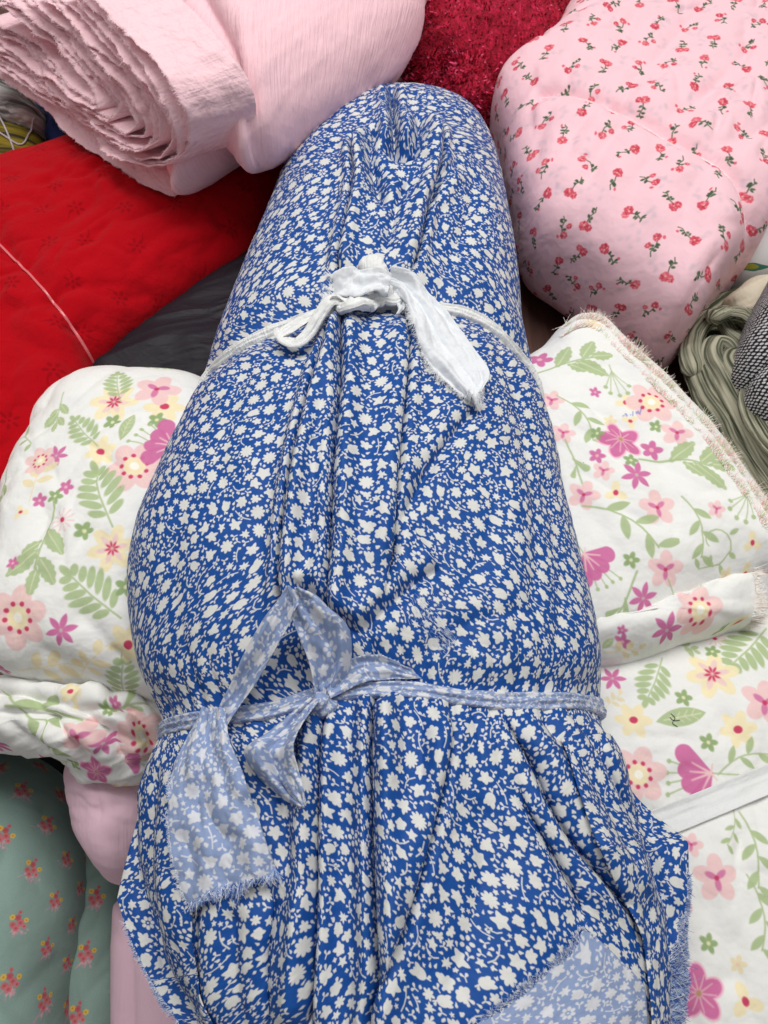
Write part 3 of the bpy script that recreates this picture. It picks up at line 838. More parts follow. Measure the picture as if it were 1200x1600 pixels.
def build_body():
    M, N = 720, 800
    Ls = smooth_curve(LEFT, 700); Rs = smooth_curve(RIGHT, 700)
    y0 = max(Ls[0, 1], Rs[0, 1]); y1 = min(Ls[-1, 1], Rs[-1, 1]) - 1e-4
    q = np.linspace(0, 1, M)
    y = y0 + (y1 - y0) * (1 - (1 - q) ** 1.9) * .55 + (y1 - y0) * q * .45
    Lx = at_y(Ls, y); Rx = at_y(Rs, y)
    zt = np.interp(y, [-.12, .03, .11, .20, .30, .42, .50, .60, .68, .76, .84, .89, .93, .96, y1],
                   [.252, .256, .260, .270, .278, .270, .258, .255, .252, .245, .226, .202, .174, .148, .130])
    zt = blur1(zt, 60)
    nn = np.interp(y, [-.12, .05, .14, .25, .6, y1], [1.75, 1.8, 2.15, 2.3, 2.3, 2.1])
    zb = np.interp(y, [-.12, .10, .2, y1], [.07, .06, .03, .02]); zc = np.interp(y, [-.12, .0, .15, .8, y1], [.15, .15, .13, .12, .125])
    zb = np.minimum(zb, zc - .01)
    al = np.linspace(-1.1, math.pi + 1.1, 900)
    P = np.zeros((M, N, 3))
    for i in range(M):
        ca, sa = np.cos(al), np.sin(al)
        e = 2 / nn[i]
        r = -np.sign(ca) * np.abs(ca) ** e; z = np.sign(sa) * np.abs(sa) ** e
        hw = max((Rx[i] - Lx[i]) / 2, .001)
        x = (Lx[i] + Rx[i]) / 2 + hw * r
        z = np.where(z > 0, zc[i] + (zt[i] - zc[i]) * z, zc[i] + (zc[i] - zb[i]) * z)
        s = np.concatenate([[0], np.cumsum(np.hypot(np.diff(x), np.diff(z)))])
        k = np.linspace(0, s[-1], N)
        P[i, :, 0] = np.interp(k, s, x); P[i, :, 2] = np.interp(k, s, z); P[i, :, 1] = y[i]
    # the ends of each row lean with the body, the far end bows
    X, Y, Z = P[..., 0], P[..., 1], P[..., 2]
    nr = grid_normals(P)
    for c_ in range(3): nr[..., c_] = blur1(blur1(nr[..., c_], 6, 0), 6, 1)
    up = np.clip((Z - zc[:, None]) / .05, 0, 1)
    D = np.zeros((M, N))
    arc = np.concatenate([np.zeros((M, 1)), np.cumsum(np.linalg.norm(np.diff(P, axis=1), axis=2), 1)], 1)
    arc = arc - arc[:, N // 2:N // 2 + 1]
    # loose lengthwise fullness of rolled cloth
    D += .0045 * fbm(X * 5.5, Y * 3.0, 3, 2) * (.3 + .7 * up)
    # cinched at the two ties, gathers fanning out of them
    for tab, dep, wid, ga, gl in ((BAND_UP, .011, .024, .0016, .022), (BAND_LO, .014, .024, .0046, .030)):
        dy = Y - band_y(tab, X)
        D -= dep * np.exp(-(dy / wid) ** 2) * (.12 + .88 * up)
        ph = arc / .020 + 1.6 * fbm(arc * 14, Y * 2.2, 31, 2)
        w_ = np.exp(-np.abs(dy) / gl) * (.45 + .55 * np.clip(vnoise(arc * 22, 0 * arc, 40) + .5, 0, 1))
        D += ga * (np.abs(np.sin(math.pi * ph)) ** .7 - .6) * w_
    # pucker of the closed far end: pleats running to the hollow
    hx, hy = [(0.0146,0.7086)][0]
    th = np.arctan2(X - hx, Y - hy); rr = np.hypot(X - hx, Y - hy)
    D += .0030 * np.exp(-((rr - .055) / .06) ** 2) * (np.abs(np.sin(th * 4.5 + 1.2 * fbm(th * 2, rr * 12, 51, 2))) ** .7 - .6) * np.clip((Y - hy + .06) / .05, 0, 1)
    D -= .026 * np.exp(-(rr / .013) ** 2)

    F = [
        # far end above the white tie
        ([(0.0088,0.8647),(0.0093,0.8228),(0.0097,0.769),(0.0114,0.7014)], .0032, .022),
        ([(-0.0336,0.7561),(-0.0289,0.7111),(-0.0262,0.6638),(-0.032,0.6016),(-0.0382,0.5518),(-0.0396,0.5125)], .0026, .028, .010, 1, .2),
        ([(0.0522,0.7927),(0.056,0.7408),(0.0533,0.6967),(0.0387,0.6277),(0.0303,0.5755),(0.0241,0.528)], .0026, .026, .010, -1, .2),
        ([(0.0651,0.6967),(0.0536,0.6638),(0.045,0.6277)], .0034, .015),
        ([(0.0357,0.7749),(0.0321,0.724),(0.021,0.6928)], .0034, .016),
        ([(-0.0067,0.7612),(-0.0105,0.7111),(-0.0051,0.6546),(0.0012,0.6102)], .0036, .016),
        ([(0.0256,0.6684),(0.0125,0.6277),(0.0037,0.5846),(0.0,0.5518)], .0034, .009),
        ([(-0.0525,0.7111),(-0.0597,0.6365),(-0.0572,0.568),(-0.0465,0.5125)], .0080, .003),
        ([(-0.0925,0.6277),(-0.0783,0.568),(-0.0628,0.5125)], .0080, .003),
        ([(0.0976,0.7209),(0.0848,0.6365),(0.0596,0.5518),(0.0525,0.5164)], .0080, .005),
        # between the ties
        ([(-0.0396,0.5141),(-0.04,0.4862),(-0.0415,0.4571),(-0.0517,0.4122),(-0.061,0.3512),(-0.0682,0.2783),(-0.0701,0.2227),(-0.0692,0.1906)], .0026, .034, .013, 1, .12),
        ([(-0.0275,0.4899),(-0.029,0.4465),(-0.0287,0.4029),(-0.0325,0.3348),(-0.0335,0.2728),(-0.0343,0.2117),(-0.0363,0.1716)], .0026, .032, .010, 1, .13),
        ([(0.0208,0.5049),(0.0192,0.4679),(0.0169,0.4189),(0.011,0.3512),(0.006,0.2855),(0.0028,0.2202),(0.0,0.1979)], .0028, .018, .008, -1, .2),
        ([(0.1039,0.4189),(0.0823,0.395),(0.0543,0.3543),(0.0262,0.3031),(0.0078,0.256),(0.0,0.2253)], .0036, .0085, .006, -1, .3),
        ([(0.0431,0.2381),(0.0261,0.2278),(0.0047,0.2077),(-0.0156,0.1867)], .0032, .010, .006, -1, .10),
        ([(-0.0617,0.2253),(-0.047,0.2127),(-0.0302,0.1979),(-0.0156,0.1867)], .0032, .010, .005, 1, .10),
        ([(0.1001,0.5031),(0.1185,0.403),(0.1216,0.306),(0.113,0.2313),(0.093,0.1715)], .0110, .007),
        ([(0.1353,0.3574),(0.1405,0.2908),(0.1388,0.2354),(0.1263,0.1697)], .0110, .007),
        ([(0.0787,0.342),(0.0851,0.2951),(0.0682,0.2407),(0.0469,0.2102)], .0100, .005),
        ([(0.0415,0.1906),(0.0746,0.2027),(0.1082,0.2152)], .0070, .005),
        ([(0.0182,0.1716),(0.0552,0.1858),(0.0912,0.1763)], .0060, .005),
        ([(-0.1114,0.4465),(-0.1235,0.3924),(-0.1258,0.33),(-0.1123,0.2619)], .0120, .004),
        ([(-0.1436,0.3325),(-0.1581,0.2737),(-0.1567,0.2196),(-0.1403,0.1601)], .0120, .004),
        ([(-0.0975,0.4055),(-0.0888,0.3543),(-0.0901,0.2951),(-0.0953,0.2304)], .0110, .003),
        # below the patterned tie
        ([(-0.0036,0.1532),(-0.0044,0.1223),(-0.0045,0.0612),(-0.0039,0.0062),(-0.003,-0.0561)], .0028, .038, .012, 1, .07),
        ([(-0.0447,0.151),(-0.0471,0.1223),(-0.0467,0.0612),(-0.0468,0.0167),(-0.0482,-0.0373),(-0.048,-0.0561)], .0028, .030, .010, -1, .12),
        ([(0.0499,0.1487),(0.0439,0.131),(0.0342,0.0849),(0.0188,0.0279),(0.0062,-0.0143),(0.0,-0.0436)], .0028, .016, .008, -1, .15),
        ([(0.0245,0.1487),(0.0235,0.1223),(0.0211,0.0849)], .0036, .008),
        ([(0.0134,0.1487),(0.0148,0.118),(0.0127,0.0889)], .0036, .007),
        ([(0.083,0.1478),(0.101,0.1161),(0.1201,0.078),(0.1384,0.0521),(0.1615,0.027),(0.1748,0.0098)], .0038, .017, .012, 1, .2),
        ([(0.0853,0.0971),(0.102,0.0698),(0.1165,0.0456),(0.1272,0.0261),(0.1291,0.0027)], .0040, .012, .007, 1, .25),
        ([(0.1435,0.1511),(0.1625,0.1139),(0.1828,0.0788),(0.1982,0.0497),(0.1999,0.0143)], .0055, .013, .006, 1),
        ([(0.1158,0.1484),(0.1374,0.1145),(0.1576,0.0803),(0.1782,0.0441)], .0050, .010),
        ([(0.0593,0.0889),(0.0654,0.0497),(0.0549,0.0062),(0.0339,-0.0373)], .0090, .008),
        ([(-0.1231,0.1039),(-0.129,0.0629),(-0.1273,0.0264),(-0.1265,-0.0113),(-0.124,-0.0576)], .0055, .014, .006, -1),
        ([(-0.0723,0.0312),(-0.0748,0.0097),(-0.0767,-0.0177),(-0.0746,-0.0561)], .0050, .014, .005, -1),
        ([(-0.0998,0.0239),(-0.0984,-0.011),(-0.0923,-0.0561)], .0060, .010),
        ([(-0.1631,0.1184),(-0.1655,0.0746),(-0.1631,0.0258),(-0.1502,-0.0119)], .0060, .009),
        ([(-0.0252,0.0809),(-0.0219,0.0239),(-0.0224,-0.0436)], .0100, .003),
        ([(-0.0703,0.131),(-0.0689,0.0809),(-0.0643,0.0312)], .0050, .010),
    ]
    D += creases(X, Y, F) * (.25 + .75 * up)
    # soft diagonal pulls in the loose skirt and the shoulder
    xr, yr = rotxy(X, Y, -.9)
    D += .0012 * ridged(xr * 7, yr * 20 + 2 * fbm(X * 8, Y * 8, 60, 2), 61, 2) * np.clip((.16 - Y) / .08, 0, 1) * np.clip((X - .03) / .1, 0, 1)
    xr, yr = rotxy(X, Y, .8)
    D += .0005 * ridged(xr * 7, yr * 18 + 2 * fbm(X * 8, Y * 8, 62, 2), 63, 2) * np.clip((Y - .2) / .08, 0, 1)
    P0 = P
    P = P + nr * D[..., None]
    sx, sy = overlaps(X, Y, F)
    P = P + np.dstack([sx, sy, 0 * sx])
    # cloth coordinates: length of the smooth wrap, plus part of what the pleats swallow
    def gmat(n, sg):
        k = np.arange(n); g = np.exp(-.5 * ((k[:, None] - k[None]) / sg) ** 2); return g / g.sum(1, keepdims=True)
    def around(Q):
        w = np.concatenate([np.zeros((M, 1)), np.cumsum(np.linalg.norm(np.diff(Q, axis=1), axis=2), 1)], 1)
        return w - w[:, N // 2:N // 2 + 1]
    u0 = around(P0); u = u0 + .85 * (gmat(M, 15) @ (around(P) - u0)) 
    lv = np.linalg.norm(np.diff(P0, axis=0), axis=2); lu = np.abs(np.diff(u0, axis=0))
    dv = np.sqrt(np.maximum(lv ** 2 - lu ** 2, (.5 * lv) ** 2))
    v = np.concatenate([np.zeros((1, N)), np.cumsum(dv, 0)], 0)
    v = v @ gmat(N, 12).T
    vm = v[:, N // 2]; f_ = np.interp(vm, [0, vm.max() * .35, vm.max()], [1.0, .97, .78])
    vi = np.concatenate([[0], np.cumsum(np.diff(vm) * .5 * (f_[1:] + f_[:-1]))])
    UV = np.dstack([u * f_[:, None], v - vm[:, None] + vi[:, None]])
    return P, UV

BODY, BODY_UV = build_body()
blue = thing('blue_fabric_bundle', 'tall bundle of blue cloth covered in small white flowers, tied twice', 'fabric bundle')
put('wrapped_cloth', grid_mesh('wrapped_cloth', BODY, BODY_UV), M_BLUE, blue)
T_BLUE = [bvh_of(BODY)]

def body_band(name, tab, width, mat, parent, height=.004, ribs=5, j0=.05, j1=.95, seed=0):
    """strip of cloth pulled tight round the bundle along a plan path"""
    M, N = BODY.shape[:2]
    js = np.arange(int(N * j0), int(N * j1))
    yb = band_y(tab, BODY[..., 0])
    ii = np.argmin(np.abs(BODY[..., 1] - yb), axis=0)[js]
    C = BODY[ii, js]
    ny = np.stack([BODY[np.clip(ii + 6, 0, M - 1), js] - BODY[np.clip(ii - 6, 0, M - 1), js]], 0)[0]
    Cs = blur1(C, 160)
    T = np.gradient(Cs, axis=0); T /= np.linalg.norm(T, axis=1, keepdims=True)
    A = np.zeros_like(T); A[:, 1] = 1.0
    A = A - T * np.sum(A * T, 1, keepdims=True); A /= np.linalg.norm(A, axis=1, keepdims=True)
    Nn = np.cross(T, A); Nn = np.where(Nn[:, 2:3] < 0, Nn, Nn)
    Nn = np.cross(T, A); 
    ctr = np.array([0, 0, .08])
    sgn = np.sign(np.sum(Nn * (Cs - [Cs[:, 0].mean(), 0, .12]) * [1, 0, 1], 1)); Nn = Nn * np.where(sgn == 0, 1, sgn)[:, None]
    off = np.sum((C - Cs) * Nn, 1)
    from_max = np.array([off[max(0, k - 14):k + 15].max() for k in range(len(off))])
    off = blur1(from_max, 90)
    endw = np.clip(np.minimum(np.arange(len(off)), len(off) - 1 - np.arange(len(off))) / (len(off) * .22), 0, 1)
    off = np.minimum(off, .001 + off * endw)
    base = Cs + Nn * (off + height * .35)[:, None]
    k = 25
    a = np.linspace(-1, 1, k)
    prof = height * (1 - np.abs(a) ** 4) * (.8 + .30 * np.cos(a * math.pi * ribs))
    prof[0] = prof[-1] = -.004
    L = np.concatenate([[0], np.cumsum(np.linalg.norm(np.diff(base, axis=0), axis=1))])
    wob = 1 + .16 * fbm(L * 14, 0 * L, seed, 2)
    rip = .0013 * fbm(L[:, None] * 40, a[None] * 2.2 + 0 * L[:, None], seed + 4, 3)
    P = base[:, None] + A[:, None] * (a[None, :, None] * width * .5 * wob[:, None, None]) + Nn[:, None] * (prof[None] + rip)[..., None]
    UV = np.dstack([np.tile(L[:, None], (1, k)), np.tile(a[None] * width * .5 * 1.6, (len(L), 1))])
    return put(name, grid_mesh(name, P.transpose(1, 0, 2), UV.transpose(1, 0, 2)), mat, parent), P

# frayed hem of the loose skirt and the pale inside of the lower corner
THREADS_BLUE = [plain('blue_thread', c8(40, 84, 160), .8), plain('pale_blue_thread', c8(150, 172, 212), .8), plain('white_thread', c8(222, 224, 228), .8)]
rev_l = [(0.1493,-0.0132),(0.1341,-0.0014),(0.1255,0.0053),(0.1146,-0.0067),(0.0966,-0.0178),(0.0732,-0.0324),(0.0544,-0.0423),(0.0358,-0.0544)]
rev_r = [(0.1533,-0.0142),(0.1592,-0.0201),(0.1659,-0.0257),(0.1668,-0.0337),(0.166,-0.0432),(0.1649,-0.0495),(0.1627,-0.0587),(0.1585,-0.0707)]
o_, rp = sheet('turned_back_corner', rev_l, rev_r, [.0005, .0015, .0015, .0015, .0015], M_BLUE_BACK, T_BLUE, blue, rows=90, cols=60, amp=.0014, freq=1.6, seed=3, smooth=10, uvplan=True)
o_['label'] = 'pale inside of the blue cloth showing at the hem'
fringe('frayed_edge', rp[14:, 0], (-.6, .5, .2), .0042, 900, THREADS_BLUE, o_, width=.0004, spread=.7, seed=1)
oL, cl = sheet('loose_corner', [(-0.1752,0.1388),(-0.1776,0.1206),(-0.1847,0.0918),(-0.1912,0.0565),(-0.1949,0.0279),(-0.1931,0.0222),(-0.1806,-0.0008),(-0.1607,-0.0294),(-0.1422,-0.0495),(-0.1204,-0.0741)], [(-0.1363,0.1234),(-0.13,0.1063),(-0.1281,0.0816),(-0.127,0.0502),(-0.125,0.0259),(-0.1248,0.0098),(-0.1239,-0.0042),(-0.1188,-0.0278),(-0.1094,-0.044),(-0.096,-0.0659)],
      [.001, .001, .002, .002, .002, .002, .002], M_BLUE, T_BLUE, blue, rows=170, cols=70, amp=.0016, freq=1.3, seed=71, smooth=10, default=.145, uvplan=True, uvrot=.12,
      lines=[([(-0.1666,0.1094),(-0.1667,0.0704),(-0.1631,0.0258),(-0.1502,-0.0119)], .005, .010), ([(-0.15,0.0874),(-0.1519,0.0497),(-0.1495,0.0143),(-0.1392,-0.0263)], .005, .008)])
oR, cr_ = sheet('loose_corner', [(0.1242,0.1245),(0.1274,0.1009),(0.1305,0.0823),(0.1387,0.0553),(0.1497,0.0347),(0.1614,0.017),(0.1701,-0.0043),(0.1704,-0.0264),(0.1692,-0.0476),(0.165,-0.0726)], [(0.1747,0.1377),(0.1793,0.121),(0.1906,0.0992),(0.2067,0.0812),(0.2247,0.0663),(0.2255,0.056),(0.2178,0.0189),(0.2115,-0.0161),(0.2038,-0.0491),(0.1965,-0.0803)],
      [.001, .002, .003, .003, .003, .003, .003], M_BLUE, T_BLUE, blue, rows=170, cols=80, amp=.0016, freq=1.6, seed=72, smooth=10, default=.15, uvplan=True, uvrot=.45,
      lines=[([(0.1455,0.1276),(0.1648,0.0961),(0.1831,0.0662),(0.1953,0.0376),(0.1958,0.0105)], .005, .014, .005, 1), ([(0.1478,0.0721),(0.1654,0.0441),(0.1781,0.0175),(0.1816,-0.0115)], .004, .010)])
fringe('frayed_edge', cr_[78:, -1], (.9, -.2, .15), .0042, 2400, THREADS_BLUE, oR, width=.00045, spread=.9, seed=2, back=.6)
fringe('frayed_edge', cr_[100:, -8], (.9, -.2, .2), .0058, 2600, THREADS_BLUE, oR, width=.00045, spread=.9, seed=3, back=.5)
fringe('frayed_edge', cr_[115:, -16], (.9, -.2, .2), .0058, 2000, THREADS_BLUE, oR, width=.00045, spread=.9, seed=6, back=.5)
fringe('frayed_edge', cl[90:, 0], (-.8, -.3, .2), .003, 900, THREADS_BLUE, oL, width=.0004, spread=.7, seed=4)
# worn, frayed patch on the shoulder
pt = [(0.0184,0.2184),(0.0251,0.211),(0.0308,0.1999),(0.0404,0.1885),(0.0472,0.1801)]
pe = [(x, y, ztop(T_BLUE, x, y) + .0005) for x, y in pt]
fringe('frayed_patch', smooth_curve(pe, 20), (.5, -.6, .4), .0045, 300, THREADS_BLUE[1:], blue, width=.00026, spread=1.4, seed=5, scatter=.0045)

# ------------------------------------------------------------------ patterned tie (reverse of the same cloth)
bt = thing('patterned_fabric_tie', 'pale reverse-side strip of the floral cloth knotted round the lower bundle', 'fabric tie')
body_band('band', BAND_LO, .0135, M_BLUE_BACK, bt, .0022, 3, seed=2)
def on(pts, trees=T_BLUE):
    """(x, y, lift) -> (x, y, z) resting on the bundle"""
    return [(x, y, ztop(trees, x, y) + l) for x, y, l in pts]
def xyl(xy, lifts): return [(a, b, l) for (a, b), l in zip(xy, lifts)]
# strip climbing to the peak of the bow
sheet('bow_loop', [(-0.1382,0.1168),(-0.1266,0.1326),(-0.1078,0.1572),(-0.0901,0.1797),(-0.0767,0.1969),(-0.0653,0.2074)], [(-0.1151,0.1107),(-0.1074,0.1301),(-0.0893,0.1515),(-0.074,0.1675),(-0.0652,0.1811),(-0.0561,0.195)],
      [.006, .010, .014, .022, .030, .034], M_BLUE_BACK, T_BLUE, bt, amp=.0022, freq=1.2, seed=5, curl=(-.006, .004), smooth=14)
sheet('bow_loop', [(-0.0646,0.2054),(-0.0626,0.1918),(-0.0556,0.1757),(-0.0499,0.1623),(-0.0466,0.1458)], [(-0.0544,0.2045),(-0.0377,0.1979),(-0.0241,0.1849),(-0.0237,0.1668),(-0.0348,0.1484)],
      [.034, .030, .024, .016, .008], M_BLUE_BACK, T_BLUE, bt, amp=.003, freq=1.4, seed=6, curl=(.004, -.010), smooth=14)
# strip from the knot running up under the shoulder
sheet('tail', [(-0.0409,0.1542),(-0.0261,0.1684),(-0.0044,0.1729),(0.0174,0.1661)], [(-0.0362,0.1442),(-0.0172,0.1542),(0.0043,0.1586),(0.0259,0.1594)],
      [.010, .008, .005, .002], M_BLUE_BACK, T_BLUE, bt, rows=40, amp=.0015, freq=1.5, seed=7)
# short twisted tail
o_, p_ = sheet('tail', [(-0.0511,0.1429),(-0.0642,0.1326),(-0.0802,0.1201),(-0.0918,0.1095),(-0.0824,0.0947),(-0.0661,0.081),(-0.052,0.0726)], [(-0.0425,0.1411),(-0.0479,0.1272),(-0.0539,0.1127),(-0.0559,0.1038),(-0.053,0.0935),(-0.05,0.0826),(-0.0487,0.0719)],
      [.010, .012, .016, .022, .014, .008, .004], M_BLUE_BACK, T_BLUE, bt, amp=.0034, freq=1.3, seed=8, curl=(-.010, .006), smooth=14, mid=.005)
# long wide tail
o_, tailP = sheet('tail', [(-0.1315,0.1454),(-0.1375,0.1251),(-0.1444,0.1006),(-0.1443,0.0696),(-0.1389,0.0439),(-0.1285,0.0201)], [(-0.1106,0.1411),(-0.1032,0.1168),(-0.0924,0.0967),(-0.0804,0.0677),(-0.0718,0.0475),(-0.0668,0.0361)],
      [.015, .015, .012, .010, .008, .006], M_BLUE_BACK, T_BLUE, bt, rows=110, cols=70, amp=.0030, freq=1.7, seed=9, smooth=24, ragged=.002,
      lines=[([(-0.1197,0.1364),(-0.1232,0.1117),(-0.1237,0.0803),(-0.1172,0.0579)], .004, .008), ([(-0.113,0.1322),(-0.1081,0.1036),(-0.0991,0.0727)], .004, .007), ([(-0.1202,0.0841),(-0.1059,0.0616),(-0.086,0.0579)], .003, .004)])
fringe('frayed_edge', tailP[-1], (.1, -1, .1), .006, 900, THREADS_BLUE[:], o_, width=.0004, spread=.8, seed=10)
fringe('frayed_edge', tailP[40:, 0], (-1, 0, .1), .0035, 350, THREADS_BLUE[1:], o_, width=.00035, spread=.8, seed=11)
# knot
kp = [(-0.0537,0.1371),(-0.0476,0.1481),(-0.0385,0.1498),(-0.0332,0.1422),(-0.0379,0.1347),(-0.0461,0.133)]
zk = ztop(T_BLUE, *[(-0.0444,0.1449)][0])
blob('knot', kp, zk - .006, .026, M_BLUE_BACK, bt, n=2.2, N=80, M=40, noise=(.0012, 60), wr=[(.0022, 70, .8, 3)], seed=4)

# ------------------------------------------------------------------ white tie
M_TAPE = cloth('white_cotton_tape', c8(236, 237, 236), rough=.9, sheen=.04, crumple=.3, crumple_scale=110, grain=.3, vary=.04, crinkle=(520, 0, .5))
M_GAUZE = cloth('white_thin_cotton', c8(228, 231, 235), rough=.9, sheen=.04, crumple=.5, crumple_scale=60, grain=.2, vary=.05)
THREADS_WHITE = [plain('white_cotton_thread', c8(236, 238, 240), .85)]
wt = thing('white_cotton_tie', 'white cotton tape with torn ends knotted in a bow round the upper bundle', 'fabric tie')
body_band('band', BAND_UP, .0120, M_TAPE, wt, .0034, 3, seed=5)
# loop: flat upper strip, rolled lower strip
sheet('bow_loop', [(-0.0289,0.4894),(-0.0472,0.488),(-0.0662,0.4785),(-0.0834,0.4707),(-0.09,0.4622)], [(-0.0297,0.4735),(-0.0428,0.4721),(-0.0588,0.4607),(-0.0747,0.451),(-0.0842,0.4468)],
      [.010, .014, .016, .014, .010], M_TAPE, T_BLUE, wt, rows=50, cols=30, amp=.0012, freq=2.2, seed=12, curl=(.002, .003), smooth=12)
tape('bow_loop', on(xyl([(-0.0892,0.4678),(-0.0902,0.4572),(-0.0829,0.4441),(-0.0725,0.4393),(-0.0627,0.4482),(-0.0534,0.4622),(-0.044,0.4735),(-0.0303,0.4793)], [.010, .012, .012, .012, .014, .016, .016, .012])),
     [.009, .010, .011, .011, .011, .011, .012, .010], .0042, M_TAPE, wt, ribs=4, seed=13, rib_amp=.4, twist=[.8, .5, .2, 0, -.2, -.1, 0, 0])
# tails
o_, q1 = sheet('tail', [(0.0067,0.5084),(-0.0056,0.5159),(-0.0225,0.5189),(-0.0366,0.5189),(-0.0483,0.5159)], [(0.0033,0.4848),(-0.0083,0.4892),(-0.0242,0.4848),(-0.0351,0.4819),(-0.044,0.4834)],
      [.030, .030, .026, .021, .016], M_GAUZE, T_BLUE, wt, rows=50, cols=30, amp=.0026, freq=1.4, seed=14, curl=(.004, -.006), smooth=12, ragged=.004)
fringe('frayed_edge', q1[-1], (-1, .3, .1), .009, 360, THREADS_WHITE, o_, width=.0004, spread=.6, seed=15)
o_, q2 = sheet('tail', [(-0.0011,0.5072),(0.0135,0.5027),(0.0236,0.4735),(0.028,0.4434),(0.0381,0.4197),(0.0523,0.4014),(0.0662,0.386)], [(0.0068,0.5223),(0.0294,0.5178),(0.0501,0.4938),(0.0665,0.4622),(0.0813,0.4345),(0.0875,0.4131),(0.0789,0.3924)],
      [.022, .020, .012, .008, .006, .005, .004], M_GAUZE, T_BLUE, wt, rows=90, cols=44, amp=.0030, freq=1.5, seed=16, curl=(-.004, .004), smooth=14, ragged=.003,
      lines=[([(0.0281,0.5042),(0.0436,0.4607),(0.0585,0.4264),(0.0708,0.4066)], .003, .006), ([(0.0498,0.4822),(0.0621,0.4468),(0.0768,0.4197)], .003, .004), ([(0.0378,0.4468),(0.0481,0.4331),(0.0635,0.4197)], .003, .004)])
fringe('frayed_edge', q2[-1], (.3, -1, .1), .008, 420, THREADS_WHITE, o_, width=.0004, spread=.6, seed=17)
fringe('frayed_edge', q2[20:, 0], (-.8, -.6, .1), .006, 420, THREADS_WHITE, o_, width=.00035, spread=.6, seed=18)
sheet('tail', [(0.0,0.5069),(0.01,0.4958),(0.0121,0.4812),(0.0098,0.4705)], [(0.0123,0.5069),(0.0177,0.4958),(0.0176,0.4834),(0.0131,0.4733)], [.018, .012, .008, .004], M_GAUZE, T_BLUE, wt, rows=30, cols=14, amp=.0015, freq=1.2, seed=19)
# small twisted stub and the knots
zs_ = ztop(T_BLUE, *[(-0.0058,0.5349)][0])
blob('bow_loop', [(-0.021,0.5342),(-0.0172,0.5436),(-0.0097,0.5451),(-0.0034,0.5389),(0.0011,0.5281),(0.0045,0.5129),(0.0067,0.4994),(-0.0044,0.498),(-0.0067,0.5129),(-0.0102,0.5219),(-0.0169,0.5235)], zs_ + .002, .014, M_TAPE, wt, n=2.1, N=120, M=50, noise=(.0014, 70), wr=[(.0020, 75, 1.25, 4)], seed=60)
tape('knot', on(xyl([(-0.0373,0.4805),(-0.0327,0.4705),(-0.0261,0.4676),(-0.0197,0.4747),(-0.0154,0.4848),(-0.0089,0.4936),(0.0,0.498)], [.008, .011, .013, .014, .014, .014, .012])),
     [.012, .017, .018, .018, .020, .018, .014], .009, M_TAPE, wt, ribs=5, seed=21, rib_amp=.36, twist=[.2, 0, .5, .2, -.3, .2, .4])
tape('knot', on(xyl([(-0.0045,0.5144),(0.0011,0.5024),(0.0067,0.498),(0.0134,0.5039)], [.012, .015, .015, .010])), [.012, .016, .016, .012], .008, M_TAPE, wt, ribs=5, seed=22, rib_amp=.36)

